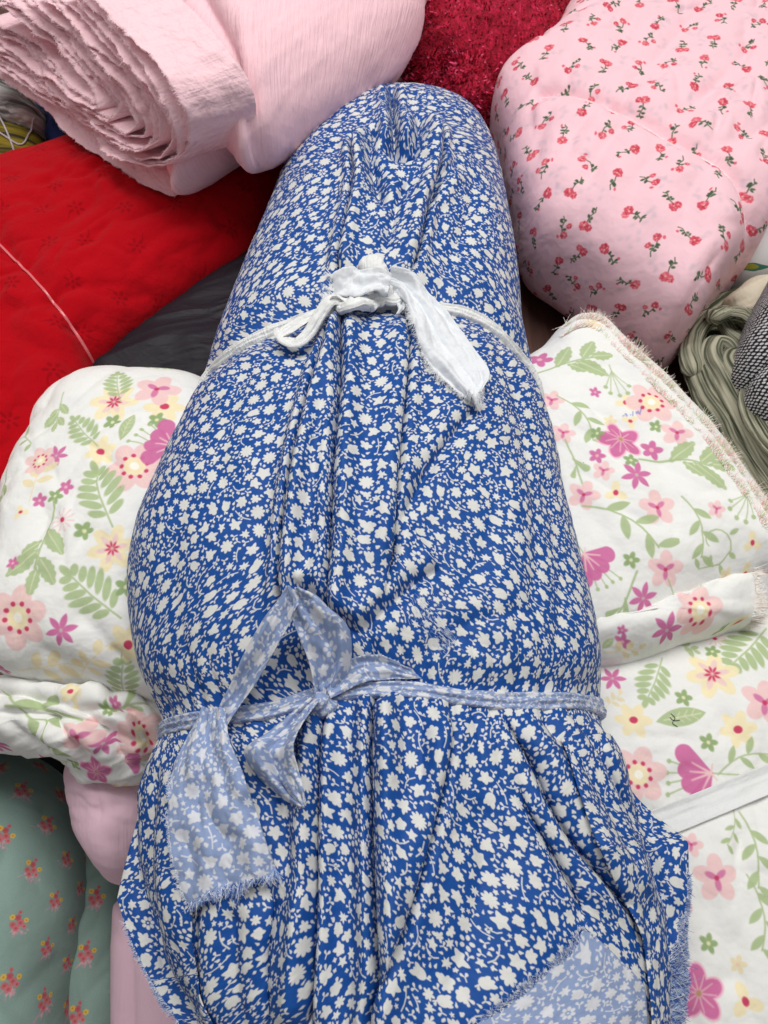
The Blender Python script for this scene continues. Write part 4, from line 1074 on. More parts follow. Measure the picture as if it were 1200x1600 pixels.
# ------------------------------------------------------------------ white floral bundles
FL = [('dot',-0.2301,0.3849,0.0276,10),('dot',-0.3197,0.2425,0.0289,18),('yel',-0.2393,0.3034,0.0222,15),('yel',-0.2642,0.4652,0.0256,-4),('yd',-0.2664,0.4046,0.0164,17),('yd',-0.2135,0.4585,0.0205,3),('mag',-0.2251,0.4829,0.0241,4),('fern',-0.2557,0.356,0.0365,115),('fern',-0.252,0.2626,0.0353,142),('fern',-0.2862,0.4286,0.0248,132),('fern',-0.2653,0.4902,0.0253,107),('fern',-0.2297,0.1765,0.0291,82),('star',-0.2787,0.2316,0.0153,13),('star',-0.3124,0.4046,0.0133,-9),('pk',-0.2927,0.367,0.008,-6),('pk',-0.317,0.3552,0.0075,18),('burst',-0.287,0.3304,0.0114,-6),('gr',-0.2664,0.3202,0.0093,1),('gr',-0.2237,0.2689,0.0105,9),('gr',-0.2607,0.4392,0.0093,-10),('gr',-0.2179,0.4403,0.0099,-1),('gr',-0.3014,0.3576,0.008,-5),('leaf',-0.2446,0.4313,0.0167,76),('bell',-0.2078,0.4136,0.0287,-25),('oak',-0.3054,0.308,0.0461,-95),('beige',-0.3231,0.3818,0.0275,82),('yd',-0.217,0.218,0.0211,10),('beige',-0.3017,0.1907,0.0359,-1),('beige',-0.2586,0.1962,0.0292,47),('pk',-0.2796,0.1461,0.0142,18),('dot',-0.3298,0.4017,0.0169,-12),('oak',-0.3217,0.4595,0.0245,-93),('y3',-0.3332,0.3435,0.0084,-8),('pk',-0.3288,0.2915,0.0062,-3)]; FR = [('oak',0.1904,0.5168,0.0454,17),('pk',0.1604,0.5312,0.014,-15),('mag',0.1652,0.4691,0.013,-5),('sprig',0.1848,0.4477,0.0313,-63),('pk',0.2096,0.4802,0.0063,6),('y3',0.2392,0.4691,0.011,74),('dot',0.2657,0.4694,0.0263,0),('ink',0.246,0.4559,0.0128,20),('y3',0.2413,0.4462,0.0089,156),('be',0.2207,0.4463,0.0072,1),('gr',0.2654,0.4397,0.0074,-3),('frill',0.2261,0.421,0.0236,31),('gr',0.2042,0.4281,0.007,-6),('mag',0.1719,0.4286,0.0123,0),('mag',0.2834,0.4308,0.0165,0),('pk',0.256,0.412,0.0112,1),('oak',0.2888,0.397,0.0486,-2),('twig',0.1795,0.3945,0.027,-76),('pk',0.2002,0.4014,0.0082,-5),('mag',0.2041,0.3857,0.0104,-4),('gr',0.2315,0.3963,0.0076,4),('star',0.2342,0.3805,0.0154,13),('mag',0.1841,0.362,0.0152,-7),('y3',0.2133,0.3634,0.0113,85),('mag',0.2499,0.3485,0.0181,23),('sprig',0.2141,0.33,0.0382,-34),('curl',0.2994,0.3148,0.0252,-14),('sprig',0.2797,0.3311,0.0295,-79),('berry',0.3334,0.3556,0.0201,-124),('mag',0.3036,0.3463,0.0088,0),('y3',0.3378,0.3179,0.0101,99),('bell',0.1845,0.2942,0.0257,128),('gr',0.2209,0.2987,0.0079,-1),('mag',0.2524,0.2903,0.0175,15),('twig',0.2106,0.2585,0.0339,-117),('star',0.2316,0.2647,0.0152,18),('gr',0.3017,0.2695,0.0117,-1),('be',0.3196,0.2875,0.0084,4),('y3',0.3409,0.2914,0.0113,108),('twig',0.265,0.2644,0.0198,-62),('berry',0.2321,0.497,0.0198,-82),('mag',0.3711,0.2869,0.0146,2),('oak',0.1585,0.3244,0.0257,-106)]; FB = [('fern',0.2433,0.2084,0.0266,-119),('fern',0.3372,0.2395,0.0349,-138),('star',0.2062,0.2105,0.0126,-6),('yel',0.2969,0.2125,0.0247,7),('gr',0.2654,0.19,0.0083,-2),('gr',0.3044,0.2371,0.0073,-9),('leaf',0.2598,0.1725,0.023,9),('yd',0.2177,0.1708,0.0167,-5),('yd',0.3083,0.1615,0.0172,9),('mag',0.3364,0.185,0.0214,0),('gr',0.2793,0.1498,0.0083,-1),('bell',0.2661,0.1236,0.0284,4),('dot',0.2157,0.1237,0.0245,9),('sprig',0.3088,0.1315,0.0266,18),('burst',0.3121,0.2525,0.0094,-8),('sprig',0.2964,0.0639,0.0295,-88),('mag',0.2657,0.0429,0.0183,17),('sprig',0.2914,0.0181,0.0265,-91),('gr',0.2516,-0.0031,0.0076,0),('frill',0.2385,-0.0366,0.0214,17),('be',0.2729,-0.0178,0.0068,-2),('y3',0.2736,-0.0426,0.0137,103),('oak',0.2816,0.2425,0.0134,-31),('beige',0.2041,0.1894,0.0128,38),('sprig',0.2843,0.0823,0.0164,-112),('dot',0.2156,0.2489,0.0196,4),('mag',0.2505,0.0681,0.0098,-3)]; FG = [('star',-0.2372,0.1488,0.0139,5),('mag',-0.2593,0.153,0.0208,8),('dot',-0.2028,0.1571,0.0281,-7),('gr',-0.2717,0.1086,0.01,39),('frill',-0.2433,0.1126,0.0209,26),('twig',-0.3024,0.1778,0.0388,-9),('sprig',-0.3236,0.1625,0.0448,-55),('pk',-0.2251,0.1842,0.0065,12),('gr',-0.2353,0.1783,0.007,7),('leaf',-0.2887,0.1232,0.0103,20),('yd',-0.2718,0.1917,0.0118,-25),('bell',-0.2061,0.1291,0.015,-164),('twig',-0.2128,0.184,0.0224,19)]; FF = [('dot',0.2813,0.2592,0.0235,20),('star',0.2525,0.2378,0.0188,22),('pk',0.2075,0.2298,0.0072,-4),('y3',0.3351,0.2572,0.006,176),('beige',0.2089,0.2195,0.0201,-5),('pk',0.2083,0.2395,0.0049,-1),('leaf',0.1953,0.229,0.0072,35),('gr',0.3262,0.2512,0.0045,7)]
def floral_mat(name, items, fill, seed, cr=.50, cs=30):
    return cloth(name, image=draw_floral(name + '_print', items, fill, seed), size=.70, rough=.8, sheen=.04, spec=.12, crumple=cr, crumple_scale=cs, grain=.25, vary=.03)
M_FL = floral_mat('white_floral_cloth', FL, 120, 21)
M_FR = floral_mat('white_floral_cloth_frayed', FR, 60, 22)
M_FB = floral_mat('white_floral_cloth_broad', FB, 120, 23)
M_FG = floral_mat('white_floral_cloth_gathered', FG, 160, 24)

wl = thing('white_floral_bundle', 'plump white bundle with pastel flowers and ferns beside the red cloth', 'fabric bundle', group='white floral bundles')
_, PWL = blob('upper_roll', [(-0.3221,0.5422),(-0.2579,0.544),(-0.1922,0.5317),(-0.1169,0.466),(-0.0838,0.3516),(-0.1028,0.2444),(-0.1749,0.1868),(-0.219,0.1897),(-0.2646,0.2003),(-0.3136,0.2099),(-0.3549,0.2227),(-0.3775,0.2507),(-0.382,0.3305),(-0.3766,0.4262),(-0.3567,0.5059)], .0, .160, M_FL, wl, n=3.2, N=360, M=130, noise=(.003, 7),
     folds=[([(-0.3218,0.2243),(-0.2863,0.2128),(-0.2459,0.2016),(-0.2002,0.1877)], .012, .006), ([(-0.3041,0.2276),(-0.2707,0.1989),(-0.2572,0.1849)], .006, .005), ([(-0.2716,0.2537),(-0.2386,0.2243),(-0.2165,0.1877)], .007, .005),
            ([(-0.3273,0.2575),(-0.3153,0.2276),(-0.3161,0.2046)], .006, .004), ([(-0.2384,0.2218),(-0.2127,0.1989),(-0.2017,0.1794)], .005, .005), ([(-0.3114,0.4589),(-0.3148,0.3784),(-0.3108,0.2988)], .02, .004)], wr=[(.0008, 16, .4, 2)], seed=31, pull=(60, .0030, 1.3, .6))
_, PWG = blob('gathered_end', [(-0.3967,0.2165),(-0.3497,0.2214),(-0.2941,0.214),(-0.2265,0.2031),(-0.1776,0.1923),(-0.185,0.1545),(-0.2087,0.1377),(-0.2331,0.1294),(-0.2619,0.1316),(-0.2855,0.1361),(-0.3113,0.1506),(-0.3419,0.1585),(-0.385,0.1688)], -.035, .125, M_FG, wl, n=2.2, N=320, M=100, noise=(.002, 12),
     folds=[([(-0.3692,0.2013),(-0.3197,0.1923),(-0.2703,0.1805),(-0.2116,0.1805)], .004, .018, .006, 1), ([(-0.3526,0.1805),(-0.3047,0.1758),(-0.2567,0.1688),(-0.2138,0.1545)], .004, .016, .006, 1), ([(-0.3197,0.1923),(-0.279,0.1631),(-0.2568,0.1349)], .004, .010),
            ([(-0.2837,0.1893),(-0.2441,0.1631),(-0.2283,0.1349)], .004, .012), ([(-0.2551,0.1953),(-0.2196,0.1746),(-0.2041,0.1461)], .004, .010), ([(-0.3435,0.1741),(-0.3116,0.1624),(-0.2855,0.1481)], .004, .008), ([(-0.361,0.2105),(-0.306,0.2015),(-0.2336,0.1897)], .004, .010), ([(-0.2322,0.2013),(-0.2027,0.1805),(-0.1957,0.1574)], .004, .010)],
     wr=[(.0034, 34, .35, 4)], seed=32)

wr_ = thing('white_floral_bundle', 'folded white floral cloth with a frayed fringe and blue ink figures', 'fabric bundle', group='white floral bundles')
oWR, PWR = blob('folded_layer', [(0.1178,0.537),(0.1675,0.5667),(0.2042,0.6067),(0.2254,0.616),(0.2434,0.6104),(0.2653,0.5766),(0.3027,0.5241),(0.3366,0.4666),(0.3636,0.405),(0.379,0.3594),(0.4025,0.3102),(0.3682,0.3036),(0.3226,0.2906),(0.2599,0.2638),(0.199,0.2404),(0.1146,0.2164),(0.0233,0.2404),(0.0,0.3722),(0.0339,0.4949)], .03, .125, M_FR, wr_, n=3.2, N=360, M=120, side=.45, noise=(.002, 8),
     folds=[([(0.1921,0.4907),(0.2346,0.4295),(0.2862,0.3726)], .012, .004), ([(0.2153,0.5229),(0.2555,0.4444),(0.2623,0.3726),(0.2381,0.2942)], .014, .004), ([(0.2222,0.2638),(0.2767,0.2881),(0.3372,0.3068)], .012, .003), ([(0.1669,0.3726),(0.2066,0.3131),(0.2222,0.2638)], .016, .004)], wr=[(.0007, 18, -.6, 2)], seed=33, pull=(60, .0026, -.7, .6))
oWF, PWF = blob('rolled_fold', [(0.107,0.2455),(0.1794,0.2549),(0.2551,0.2804),(0.321,0.3068),(0.3711,0.3237),(0.3796,0.3068),(0.3563,0.2656),(0.3229,0.2549),(0.2821,0.2443),(0.2568,0.2344),(0.2032,0.2223),(0.1458,0.2151),(0.1049,0.2151)], .02, .112, M_FR if not FF else floral_mat('white_floral_cloth_rolled', FF, 0, 25), wr_, n=2.3, N=260, M=70, noise=(.0015, 14), wr=[(.0012, 26, .3, 3)], seed=34, pull=(20, .0025, .3, .4))
TH_FL = [plain('white_fringe_thread', c8(250, 248, 242), .85), plain('pink_fringe_thread', c8(244, 182, 184), .85), plain('green_fringe_thread', c8(196, 208, 160), .85), plain('cream_fringe_thread', c8(250, 238, 228), .85)]
T_WR = [bvh_of(PWR), bvh_of(PWF)]
def hug(xy, trees, lift=.001, n=60, default=.05):
    c = smooth_curve(xy, n)
    return np.array([(x, y, ztop(trees, x, y, default) + lift) for x, y in c])
ed = hug([(0.1954,0.5807),(0.2155,0.5878),(0.2327,0.5816),(0.2535,0.5484),(0.2889,0.4968),(0.3213,0.442),(0.3471,0.3834),(0.3618,0.34)], T_WR, .002)
fringe('fringe', ed, (.75, .6, .15), .0065, 1300, TH_FL, oWR, width=.0005, spread=.8, seed=30, back=.9)
ed2 = hug([(0.1889,0.5633),(0.2113,0.5703),(0.2266,0.5633),(0.2451,0.531),(0.2781,0.4807),(0.3103,0.4257),(0.3358,0.3686),(0.3514,0.3257)], T_WR, .001)
fringe('fringe', ed2, (.75, .6, .2), .0055, 800, TH_FL[:1] + TH_FL, oWR, width=.0006, spread=.7, seed=31, back=.5)
ed3 = hug([(0.3414,0.3014),(0.3426,0.2854),(0.3409,0.2667),(0.3357,0.2484)], T_WR, .001)
fringe('fringe', ed3, (1, -.1, .3), .012, 600, TH_FL[:1] + TH_FL[3:], oWF, width=.0005, spread=.4, seed=32)

wb = thing('white_floral_bundle', 'broad white floral bundle banded with white tape under the frayed hem', 'fabric bundle', group='white floral bundles')
_, PWB = blob('wrapped_cloth', [(0.0947,0.1923),(0.1609,0.2638),(0.25,0.2802),(0.3465,0.2936),(0.4382,0.3072),(0.4243,0.1631),(0.382,0.0082),(0.3362,-0.1069),(0.2351,-0.1338),(0.1411,-0.1338),(0.0798,-0.0582),(0.0551,0.0816)], -.10, .195, M_FB, wb, n=3.4, N=360, M=130, noise=(.003, 6),
     folds=[([(0.1349,0.0531),(0.1789,0.0724),(0.2458,0.0943),(0.3443,0.1268)], .016, .007, 0, 1, .02), ([(0.279,0.2195),(0.2988,0.1732),(0.3199,0.1402)], .012, .004), ([(0.2364,0.0399),(0.2611,0.0079),(0.2616,-0.0394)], .014, .004), ([(0.2159,0.1086),(0.2301,0.0636),(0.2287,-0.0053)], .014, .004)], wr=[(.0008, 16, .5, 2)], seed=35, pull=(70, .0026, .6, .7))
T_WB = [bvh_of(PWB)]
M_TAPE2 = cloth('white_twill_tape', c8(232, 233, 232), rough=.85, sheen=.04, crumple=.2, crumple_scale=90, grain=.3, vary=.03)
tp = thing('white_cotton_tape', 'flat white tape band crossing the broad floral bundle', 'fabric tie')
sheet('strip', [(0.136,0.0636),(0.1799,0.0803),(0.2474,0.1034),(0.3595,0.1445),(0.4058,0.162)], [(0.1335,0.038),(0.1767,0.055),(0.2431,0.0783),(0.3531,0.1179),(0.3981,0.1337)], [.004, .004, .004], M_TAPE2, T_WB, tp, rows=80, cols=30, amp=.0006, freq=2.0, seed=40, smooth=10, thick=.001)

# ------------------------------------------------------------------ red cut-work bundle
M_RED = cloth('red_cutwork_cloth', mask=(draw_eyelets(), c8(180, 4, 20), c8(92, 0, 10)), size=.40, rough=.95, sheen=.04, spec=.12, crumple=.6, crumple_scale=30, grain=.4, vary=.07)
rd = thing('red_fabric_bundle', 'bright red cut-work cloth bundle with small pierced flowers', 'fabric bundle')
_, PRD = blob('wrapped_cloth', [(-0.5897,0.8491),(-0.5078,0.8914),(-0.406,0.9379),(-0.2992,0.9811),(-0.177,0.9945),(-0.1089,0.9771),(-0.1142,0.9075),(-0.1315,0.8256),(-0.1599,0.745),(-0.2293,0.6721),(-0.2952,0.6013),(-0.3182,0.5618),(-0.3283,0.5161),(-0.3383,0.4742),(-0.3686,0.3881),(-0.3964,0.3375),(-0.4484,0.3166)], .0, .145, M_RED, rd, n=2.9, N=340, M=120, noise=(.003, 7),
     folds=[([(-0.4904,0.7464),(-0.4155,0.6755),(-0.3519,0.6049),(-0.2894,0.5186)], .009, .009, 0, 1, .06), ([(-0.3499,0.4737),(-0.3316,0.514),(-0.2956,0.5289)], .006, .006), ([(-0.4051,0.565),(-0.3611,0.5479),(-0.2964,0.521)], .008, .004), ([(-0.3952,0.6466),(-0.3657,0.7154),(-0.3171,0.7784)], .012, .004),
            ([(-0.1128,0.802),(-0.1488,0.7112),(-0.2157,0.645),(-0.2928,0.5428)], .004, .012, .006, 1), ([(-0.3894,0.5058),(-0.3631,0.539),(-0.3228,0.539)], .008, .004), ([(-0.4053,0.6095),(-0.376,0.4896),(-0.3626,0.3841)], .010, .006)], wr=[(.0016, 9, .6, 2)], seed=36, pull=(130, .0034, .7, .8))
T_RD = [bvh_of(PRD)]
M_CLEAR = plain('clear_plastic_on_red', c8(222, 110, 116), .22, .7)
M_CLEAR2 = plain('clear_plastic_on_pink', c8(240, 206, 212), .2, .8)
ps = thing('plastic_string', 'clear plastic string pulled tight across the red cloth', 'string')
pth = [(x, y, ztop(T_RD, x, y) + .0022) for x, y in smooth_curve([(-0.4904,0.7464),(-0.4145,0.6706),(-0.3688,0.6205),(-0.329,0.5738),(-0.3069,0.5436),(-0.2912,0.521)], 40)]
tape('strand', pth, [.0026, .0026, .0026, .0032, .0026, .0012], .0009, M_CLEAR, ps, ribs=2, seed=2)

# ------------------------------------------------------------------ dark plastic bag
def bagmat():
    k = NT('dark_plastic_film'); tc = k.n('ShaderNodeTexCoord')
    k.b.inputs['Base Color'].default_value = (.018, .015, .021, 1); k.b.inputs['Specular IOR Level'].default_value = .2; k.b.inputs['Roughness'].default_value = .5
    h = k.noise(k.mapping(tc.outputs['UV'], (10, 30, 1), (0, 0, .3)), 1.0, 5, .6, 1.0)
    k.l(k.bump(h, .35, .006), k.b.inputs['Normal']); return k.m
bag, _ = blob('plastic_bag', [(-0.3546,0.5661),(-0.3116,0.6226),(-0.2437,0.6926),(-0.1645,0.79),(-0.1058,0.7676),(-0.0903,0.6034),(-0.1438,0.5128),(-0.2528,0.5215),(-0.3337,0.5302)], .0, .10, bagmat(), None, n=2.6, N=220, M=70, noise=(.003, 12), wr=[(.0022, 30, .25, 4)], seed=37)
tag(bag, 'wrinkled dark plastic bag between the red cloth and blue bundle', 'plastic bag')

# ------------------------------------------------------------------ pink crinkled gauze roll
M_GZ = cloth('pink_crinkle_gauze', c8(249, 206, 214), rough=.95, sheen=.04, spec=.1, crumple=.3, crumple_scale=26, grain=.2, crinkle=(320, 0.95, .55), vary=.04)
M_GZ2 = cloth('pink_gauze_layers', c8(250, 210, 217), rough=.95, sheen=.04, spec=.1, crumple=.6, crumple_scale=60, grain=.3, crinkle=(260, .2, .3), vary=.04)
TH_PK = [plain('pink_thread', c8(244, 214, 221), .9), plain('pale_pink_thread', c8(248, 226, 230), .9)]
gz = thing('pink_gauze_roll', 'thick roll of pale pink crinkled gauze with ragged layered ends on red', 'fabric roll')
_, PG1 = blob('outer_roll', [(-0.3041,0.9874),(-0.2367,0.8766),(-0.1893,0.7987),(-0.1626,0.757),(-0.1498,0.7309),(-0.1416,0.725),(-0.1319,0.7329),(-0.0923,0.7672),(-0.0274,0.8335),(0.0285,0.9121),(0.0482,0.9874),(0.0318,1.1269),(-0.1634,1.1884),(-0.3198,1.1419)], .16, .166, M_GZ, gz, n=2.3, N=340, M=120, noise=(.003, 8),
     folds=[([(-0.1999,0.899),(-0.1582,0.8089),(-0.139,0.747),(-0.1282,0.6895),(-0.1257,0.6446),(-0.1254,0.6139)], .006, .012, 0, 1, .03), ([(-0.1111,0.7671),(-0.0755,0.7982),(-0.0256,0.8305)], .02, .004)], wr=[(.0007, 40, .95, 5)], seed=38, pull=(30, .0022, .9, .4))
_, PG2 = blob('under_roll', [(-0.2372,0.7456),(-0.2326,0.7313),(-0.2168,0.7415),(-0.185,0.775),(-0.1608,0.8076),(-0.1258,0.8142),(-0.0891,0.8209),(-0.0419,0.8713),(0.0039,0.9243),(0.0388,0.996),(0.0521,1.0812),(0.0564,1.155),(-0.0879,1.1859),(-0.2117,1.012),(-0.2432,0.8054)], .135, .115, M_GZ, gz, n=2.2, N=320, M=90, noise=(.003, 10),
     folds=[([(-0.1465,0.7803),(-0.1449,0.7442),(-0.143,0.7047)], .006, .010, 0, 1, .05), ([(-0.0889,0.7961),(-0.0554,0.8178),(0.0,0.8626)], .012, .006)], wr=[(.0008, 40, .95, 5)], seed=39, pull=(30, .0022, .9, .4))
# the roll end: nested turns of cloth, each a ragged edge running round the nose, and a flap beneath
TURNS = [
    [(-0.3116,0.8746,0.318),(-0.2803,0.8295,0.318),(-0.2529,0.79,0.316),(-0.2292,0.7573,0.312),(-0.2097,0.7306,0.306),(-0.1984,0.7193,0.295),(-0.1935,0.7152,0.275),(-0.1973,0.7193,0.25),(-0.2095,0.7267,0.225),(-0.2327,0.7397,0.205),(-0.261,0.7538,0.192),(-0.2954,0.7747,0.182),(-0.3352,0.8195,0.176),(-0.3848,0.8778,0.172),(-0.4434,0.9297,0.168),(-0.4946,0.9749,0.165)],
    [(-0.3412,0.9001,0.3),(-0.3089,0.856,0.3),(-0.2765,0.8086,0.298),(-0.2498,0.7707,0.294),(-0.2289,0.744,0.286),(-0.2185,0.7329,0.27),(-0.2166,0.7322,0.25),(-0.2279,0.739,0.228),(-0.2494,0.7473,0.212),(-0.2774,0.7646,0.2),(-0.3071,0.7941,0.192),(-0.3463,0.8421,0.186),(-0.3907,0.8874,0.182),(-0.4421,0.9423,0.178),(-0.4907,0.9787,0.176)],
    [(-0.3682,0.924,0.284),(-0.3311,0.8671,0.284),(-0.2968,0.8205,0.281),(-0.2696,0.789,0.275),(-0.2491,0.7662,0.265),(-0.2394,0.7544,0.25),(-0.2446,0.7535,0.234),(-0.2612,0.7575,0.22),(-0.2846,0.7748,0.21),(-0.3128,0.8056,0.203),(-0.3458,0.8428,0.197),(-0.39,0.8944,0.192),(-0.4397,0.9497,0.188),(-0.4882,0.9863,0.186)],
    [(-0.4019,0.944,0.27),(-0.3668,0.9012,0.268),(-0.333,0.8633,0.264),(-0.3038,0.8277,0.258),(-0.2846,0.8047,0.25),(-0.271,0.787,0.24),(-0.2682,0.7776,0.23),(-0.2813,0.7758,0.222),(-0.3033,0.7959,0.215),(-0.3275,0.8202,0.21),(-0.361,0.8521,0.205),(-0.4027,0.9041,0.2),(-0.4455,0.9549,0.196),(-0.4866,0.9944,0.194)],
    [(-0.4313,0.9664,0.256),(-0.3949,0.9298,0.254),(-0.3621,0.8953,0.25),(-0.3347,0.8612,0.245),(-0.3141,0.8356,0.238),(-0.2982,0.8134,0.232),(-0.2968,0.8023,0.226),(-0.3088,0.8042,0.22),(-0.3307,0.8251,0.216),(-0.3616,0.8603,0.212),(-0.3956,0.9065,0.208),(-0.4345,0.9549,0.204),(-0.4856,1.0049,0.202)],
    [(-0.4619,0.9799,0.244),(-0.4225,0.9477,0.242),(-0.3911,0.9173,0.238),(-0.3611,0.883,0.234),(-0.3384,0.8544,0.23),(-0.3213,0.8309,0.226),(-0.3274,0.8255,0.222),(-0.3561,0.8593,0.219),(-0.3892,0.9038,0.216),(-0.427,0.9505,0.213),(-0.4815,1.002,0.21)],
]
FLAP = [(-0.5029,0.987,0.152),(-0.4336,0.9258,0.15),(-0.3659,0.8513,0.15),(-0.309,0.8036,0.15),(-0.2794,0.7763,0.15),(-0.2535,0.7603,0.15),(-0.2433,0.7624,0.15),(-0.2239,0.7782,0.152),(-0.1949,0.7981,0.158),(-0.1628,0.8226,0.165)]
AX = np.array([.90, .42, .03])
def turn(i, edge, reach, cx):
    n, k = 260, 22
    E = smooth_curve(edge, n); E[:, 2] += .006 if i == 0 else 0; s = np.linspace(0, 1, n); t = np.linspace(0, 1, k)
    T = np.gradient(E, axis=0); T /= np.linalg.norm(T, axis=1, keepdims=True)
    Nn = np.cross(T, AX); Nn /= np.maximum(np.linalg.norm(Nn, axis=1, keepdims=True), 1e-6)
    jag = .0014 * fbm(s * 80, 0 * s, 210 + i, 3) + .0060 * fbm(s * 7, 0 * s + i, 230 + i, 2)
    P = E[:, None] + AX * (jag[:, None, None] * (1 - t)[None, :, None] + reach * t[None, :, None])
    wv = .0030 * fbm(s[:, None] * 9 + i * 2.3, t[None] * .8 + i, 250 + i, 3) + .0012 * ridged(s[:, None] * 26, t[None] * .7 + s[:, None] * 3, 270 + i, 2)
    P = P + Nn[:, None] * (wv + .0030 * np.exp(-t[None] / .12) * vnoise(s[:, None] * 17, 0 * s[:, None] + i, 290 + i))[..., None]
    UV = np.dstack([np.tile((s * .6)[:, None], (1, k)), np.tile((t * reach)[None], (n, 1)) + i * .2])
    o = put('cloth_layer', grid_mesh('cloth_layer', P.transpose(1, 0, 2), UV.transpose(1, 0, 2)), M_GZ2, gz); grow(o, .0014, 0)
    fringe('frayed_edge', P[:, 0], -AX + [0, 0, .3], .0028, 900, TH_PK, o, width=.0006, spread=1.0, seed=300 + i, back=.5)
ALL = []
for i, e in enumerate(TURNS):
    ALL.append(np.array(e))
    if i + 1 < len(TURNS):
        f_ = [.45, .55, .4, .6, .5][i]
        ALL.append(smooth_curve(e, 16) * (1 - f_) + smooth_curve(TURNS[i + 1], 16) * f_)
for i, e in enumerate(ALL): turn(i, e, [.070, .045, .050, .058, .068, .074, .08, .085, .09, .095, .10][i], 0)
def flap(edge):
    n, k = 200, 40
    E = smooth_curve(edge, n); s = np.linspace(0, 1, n); t = np.linspace(0, 1, k)
    E = E + AX * (.0010 * fbm(s * 70, 0 * s, 91, 3) + .003 * fbm(s * 8, 0 * s, 92, 2))[:, None]
    core = np.array(smooth_curve([(-0.4753,1.0364,0.165),(-0.3792,0.9192,0.165),(-0.2868,0.8248,0.165),(-0.2239,0.8026,0.165),(-0.1608,0.8641,0.17)], n))
    P = E[:, None] * (1 - t)[None, :, None] + core[:, None] * t[None, :, None]
    P[..., 2] += .0025 * fbm(s[:, None] * 10, t[None] * 2, 93, 3) + .004 * np.sin(math.pi * t)[None]
    UV = np.dstack([np.tile((s * .5)[:, None], (1, k)), np.tile((t * .06)[None], (n, 1))])
    o = put('cloth_layer', grid_mesh('cloth_layer', P.transpose(1, 0, 2), UV.transpose(1, 0, 2)), M_GZ2, gz); grow(o, .0014, 0)
    fringe('frayed_edge', P[:, 0], (-.5, -.6, .1), .0028, 600, TH_PK, o, width=.0006, spread=1.0, seed=340, back=.5)
flap(FLAP)

# ------------------------------------------------------------------ pink bundle with sprigs
M_ROSE = cloth('pink_rose_print_cloth', image=draw_roses(), size=.56, rough=.75, sheen=.04, spec=.3, crumple=.45, crumple_scale=26, grain=.15, vary=.03)
pr_ = thing('pink_floral_bundle', 'smooth pink bundle printed with scattered sprigs of red flowers', 'fabric bundle')
STR = [(0.18,0.8945),(0.2112,0.8897),(0.2664,0.8512),(0.3295,0.7879),(0.3721,0.75),(0.3899,0.7176),(0.4015,0.6862)]
_, PRS = blob('wrapped_cloth', [(0.2915,1.2219),(0.3624,1.3581),(0.5207,1.4508),(0.729,1.4508),(0.6899,1.1589),(0.5907,0.9223),(0.4981,0.8316),(0.4723,0.7917),(0.4378,0.7267),(0.3795,0.6478),(0.3434,0.5986),(0.3202,0.5857),(0.2984,0.6023),(0.2584,0.6401),(0.2072,0.6875),(0.174,0.7246),(0.1626,0.7973),(0.1556,0.8912),(0.1433,0.9738),(0.1751,1.0072),(0.2204,1.0613),(0.2505,1.1285)], .0, .205, M_ROSE, pr_, n=4.6, N=380, M=140, noise=(.003, 6),
     folds=[(STR, .010, .014, 0, 1, .02), (STR, .0035, .006, 0, 1, .02), ([(0.3252,1.0464),(0.2785,0.941),(0.2239,0.8685)], .012, .008), ([(0.4172,1.0603),(0.3134,0.9163),(0.2516,0.8512)], .012, .008), ([(0.4648,0.9793),(0.3829,0.8803),(0.3119,0.8119)], .010, .007), ([(0.4749,0.8569),(0.4099,0.7955),(0.3475,0.7688)], .010, .007),
            ([(0.2475,0.8478),(0.2176,0.8119),(0.2057,0.7688)], .008, .006), ([(0.2808,0.8229),(0.2425,0.7794),(0.222,0.7276)], .007, .007), ([(0.3218,0.7847),(0.279,0.7377),(0.26,0.6786)], .008, .006), ([(0.3587,0.7531),(0.3294,0.7077),(0.3175,0.6597)], .007, .005), ([(0.2015,0.8685),(0.1823,0.8229),(0.1783,0.7794)], .007, .005),
            ([(0.4215,0.7238),(0.3714,0.6363),(0.3041,0.5649)], .008, .007), ([(0.2971,0.565),(0.327,0.6004),(0.3599,0.6466)], .006, .006), ([(0.1853,0.7077),(0.2339,0.6597),(0.2961,0.632)], .02, .003)], wr=[(.0005, 12, .9, 2.5)], seed=41, pull=(120, .0046, .9, .5))
T_RS = [bvh_of(PRS)]
ps2 = thing('plastic_string', 'clear plastic string cinching the pink sprigged bundle', 'string')
pth = [(x, y, ztop(T_RS, x, y) + .0025) for x, y in smooth_curve(STR, 60)]
pz = blur1(np.array(pth), 8)
tape('strand', pz.tolist(), [.0022, .0040, .0022, .0022, .0030, .0022], .0009, M_CLEAR2, ps2, ribs=2, seed=3)

# ------------------------------------------------------------------ crimson chenille
def chenille():
    k = NT('crimson_chenille'); tc = k.n('ShaderNodeTexCoord'); uv = tc.outputs['UV']
    a = k.noise(k.mapping(uv, (150, 100, 1)), 1.0, 4, .7, .6)
    r = k.n('ShaderNodeValToRGB'); k.l(a, r.inputs['Fac'])
    e = r.color_ramp.elements; e[0].position = .38; e[0].color = (*lin(c8(140, 0, 34)), 1); e[1].position = .70; e[1].color = (*lin(c8(232, 50, 104)), 1)
    m = e.new(.55); m.color = (*lin(c8(188, 4, 50)), 1)
    k.l(r.outputs['Color'], k.b.inputs['Base Color']); k.b.inputs['Roughness'].default_value = .9; k.b.inputs['Sheen Weight'].default_value = .0
    k.l(k.bump(a, .9, .008), k.b.inputs['Normal']); return k.m
M_CH = chenille()
TH_CH = [plain('crimson_pile', c8(190, 4, 52), .9), plain('rose_pile', c8(248, 96, 142), .9), plain('dark_crimson_pile', c8(120, 0, 30), .9)]
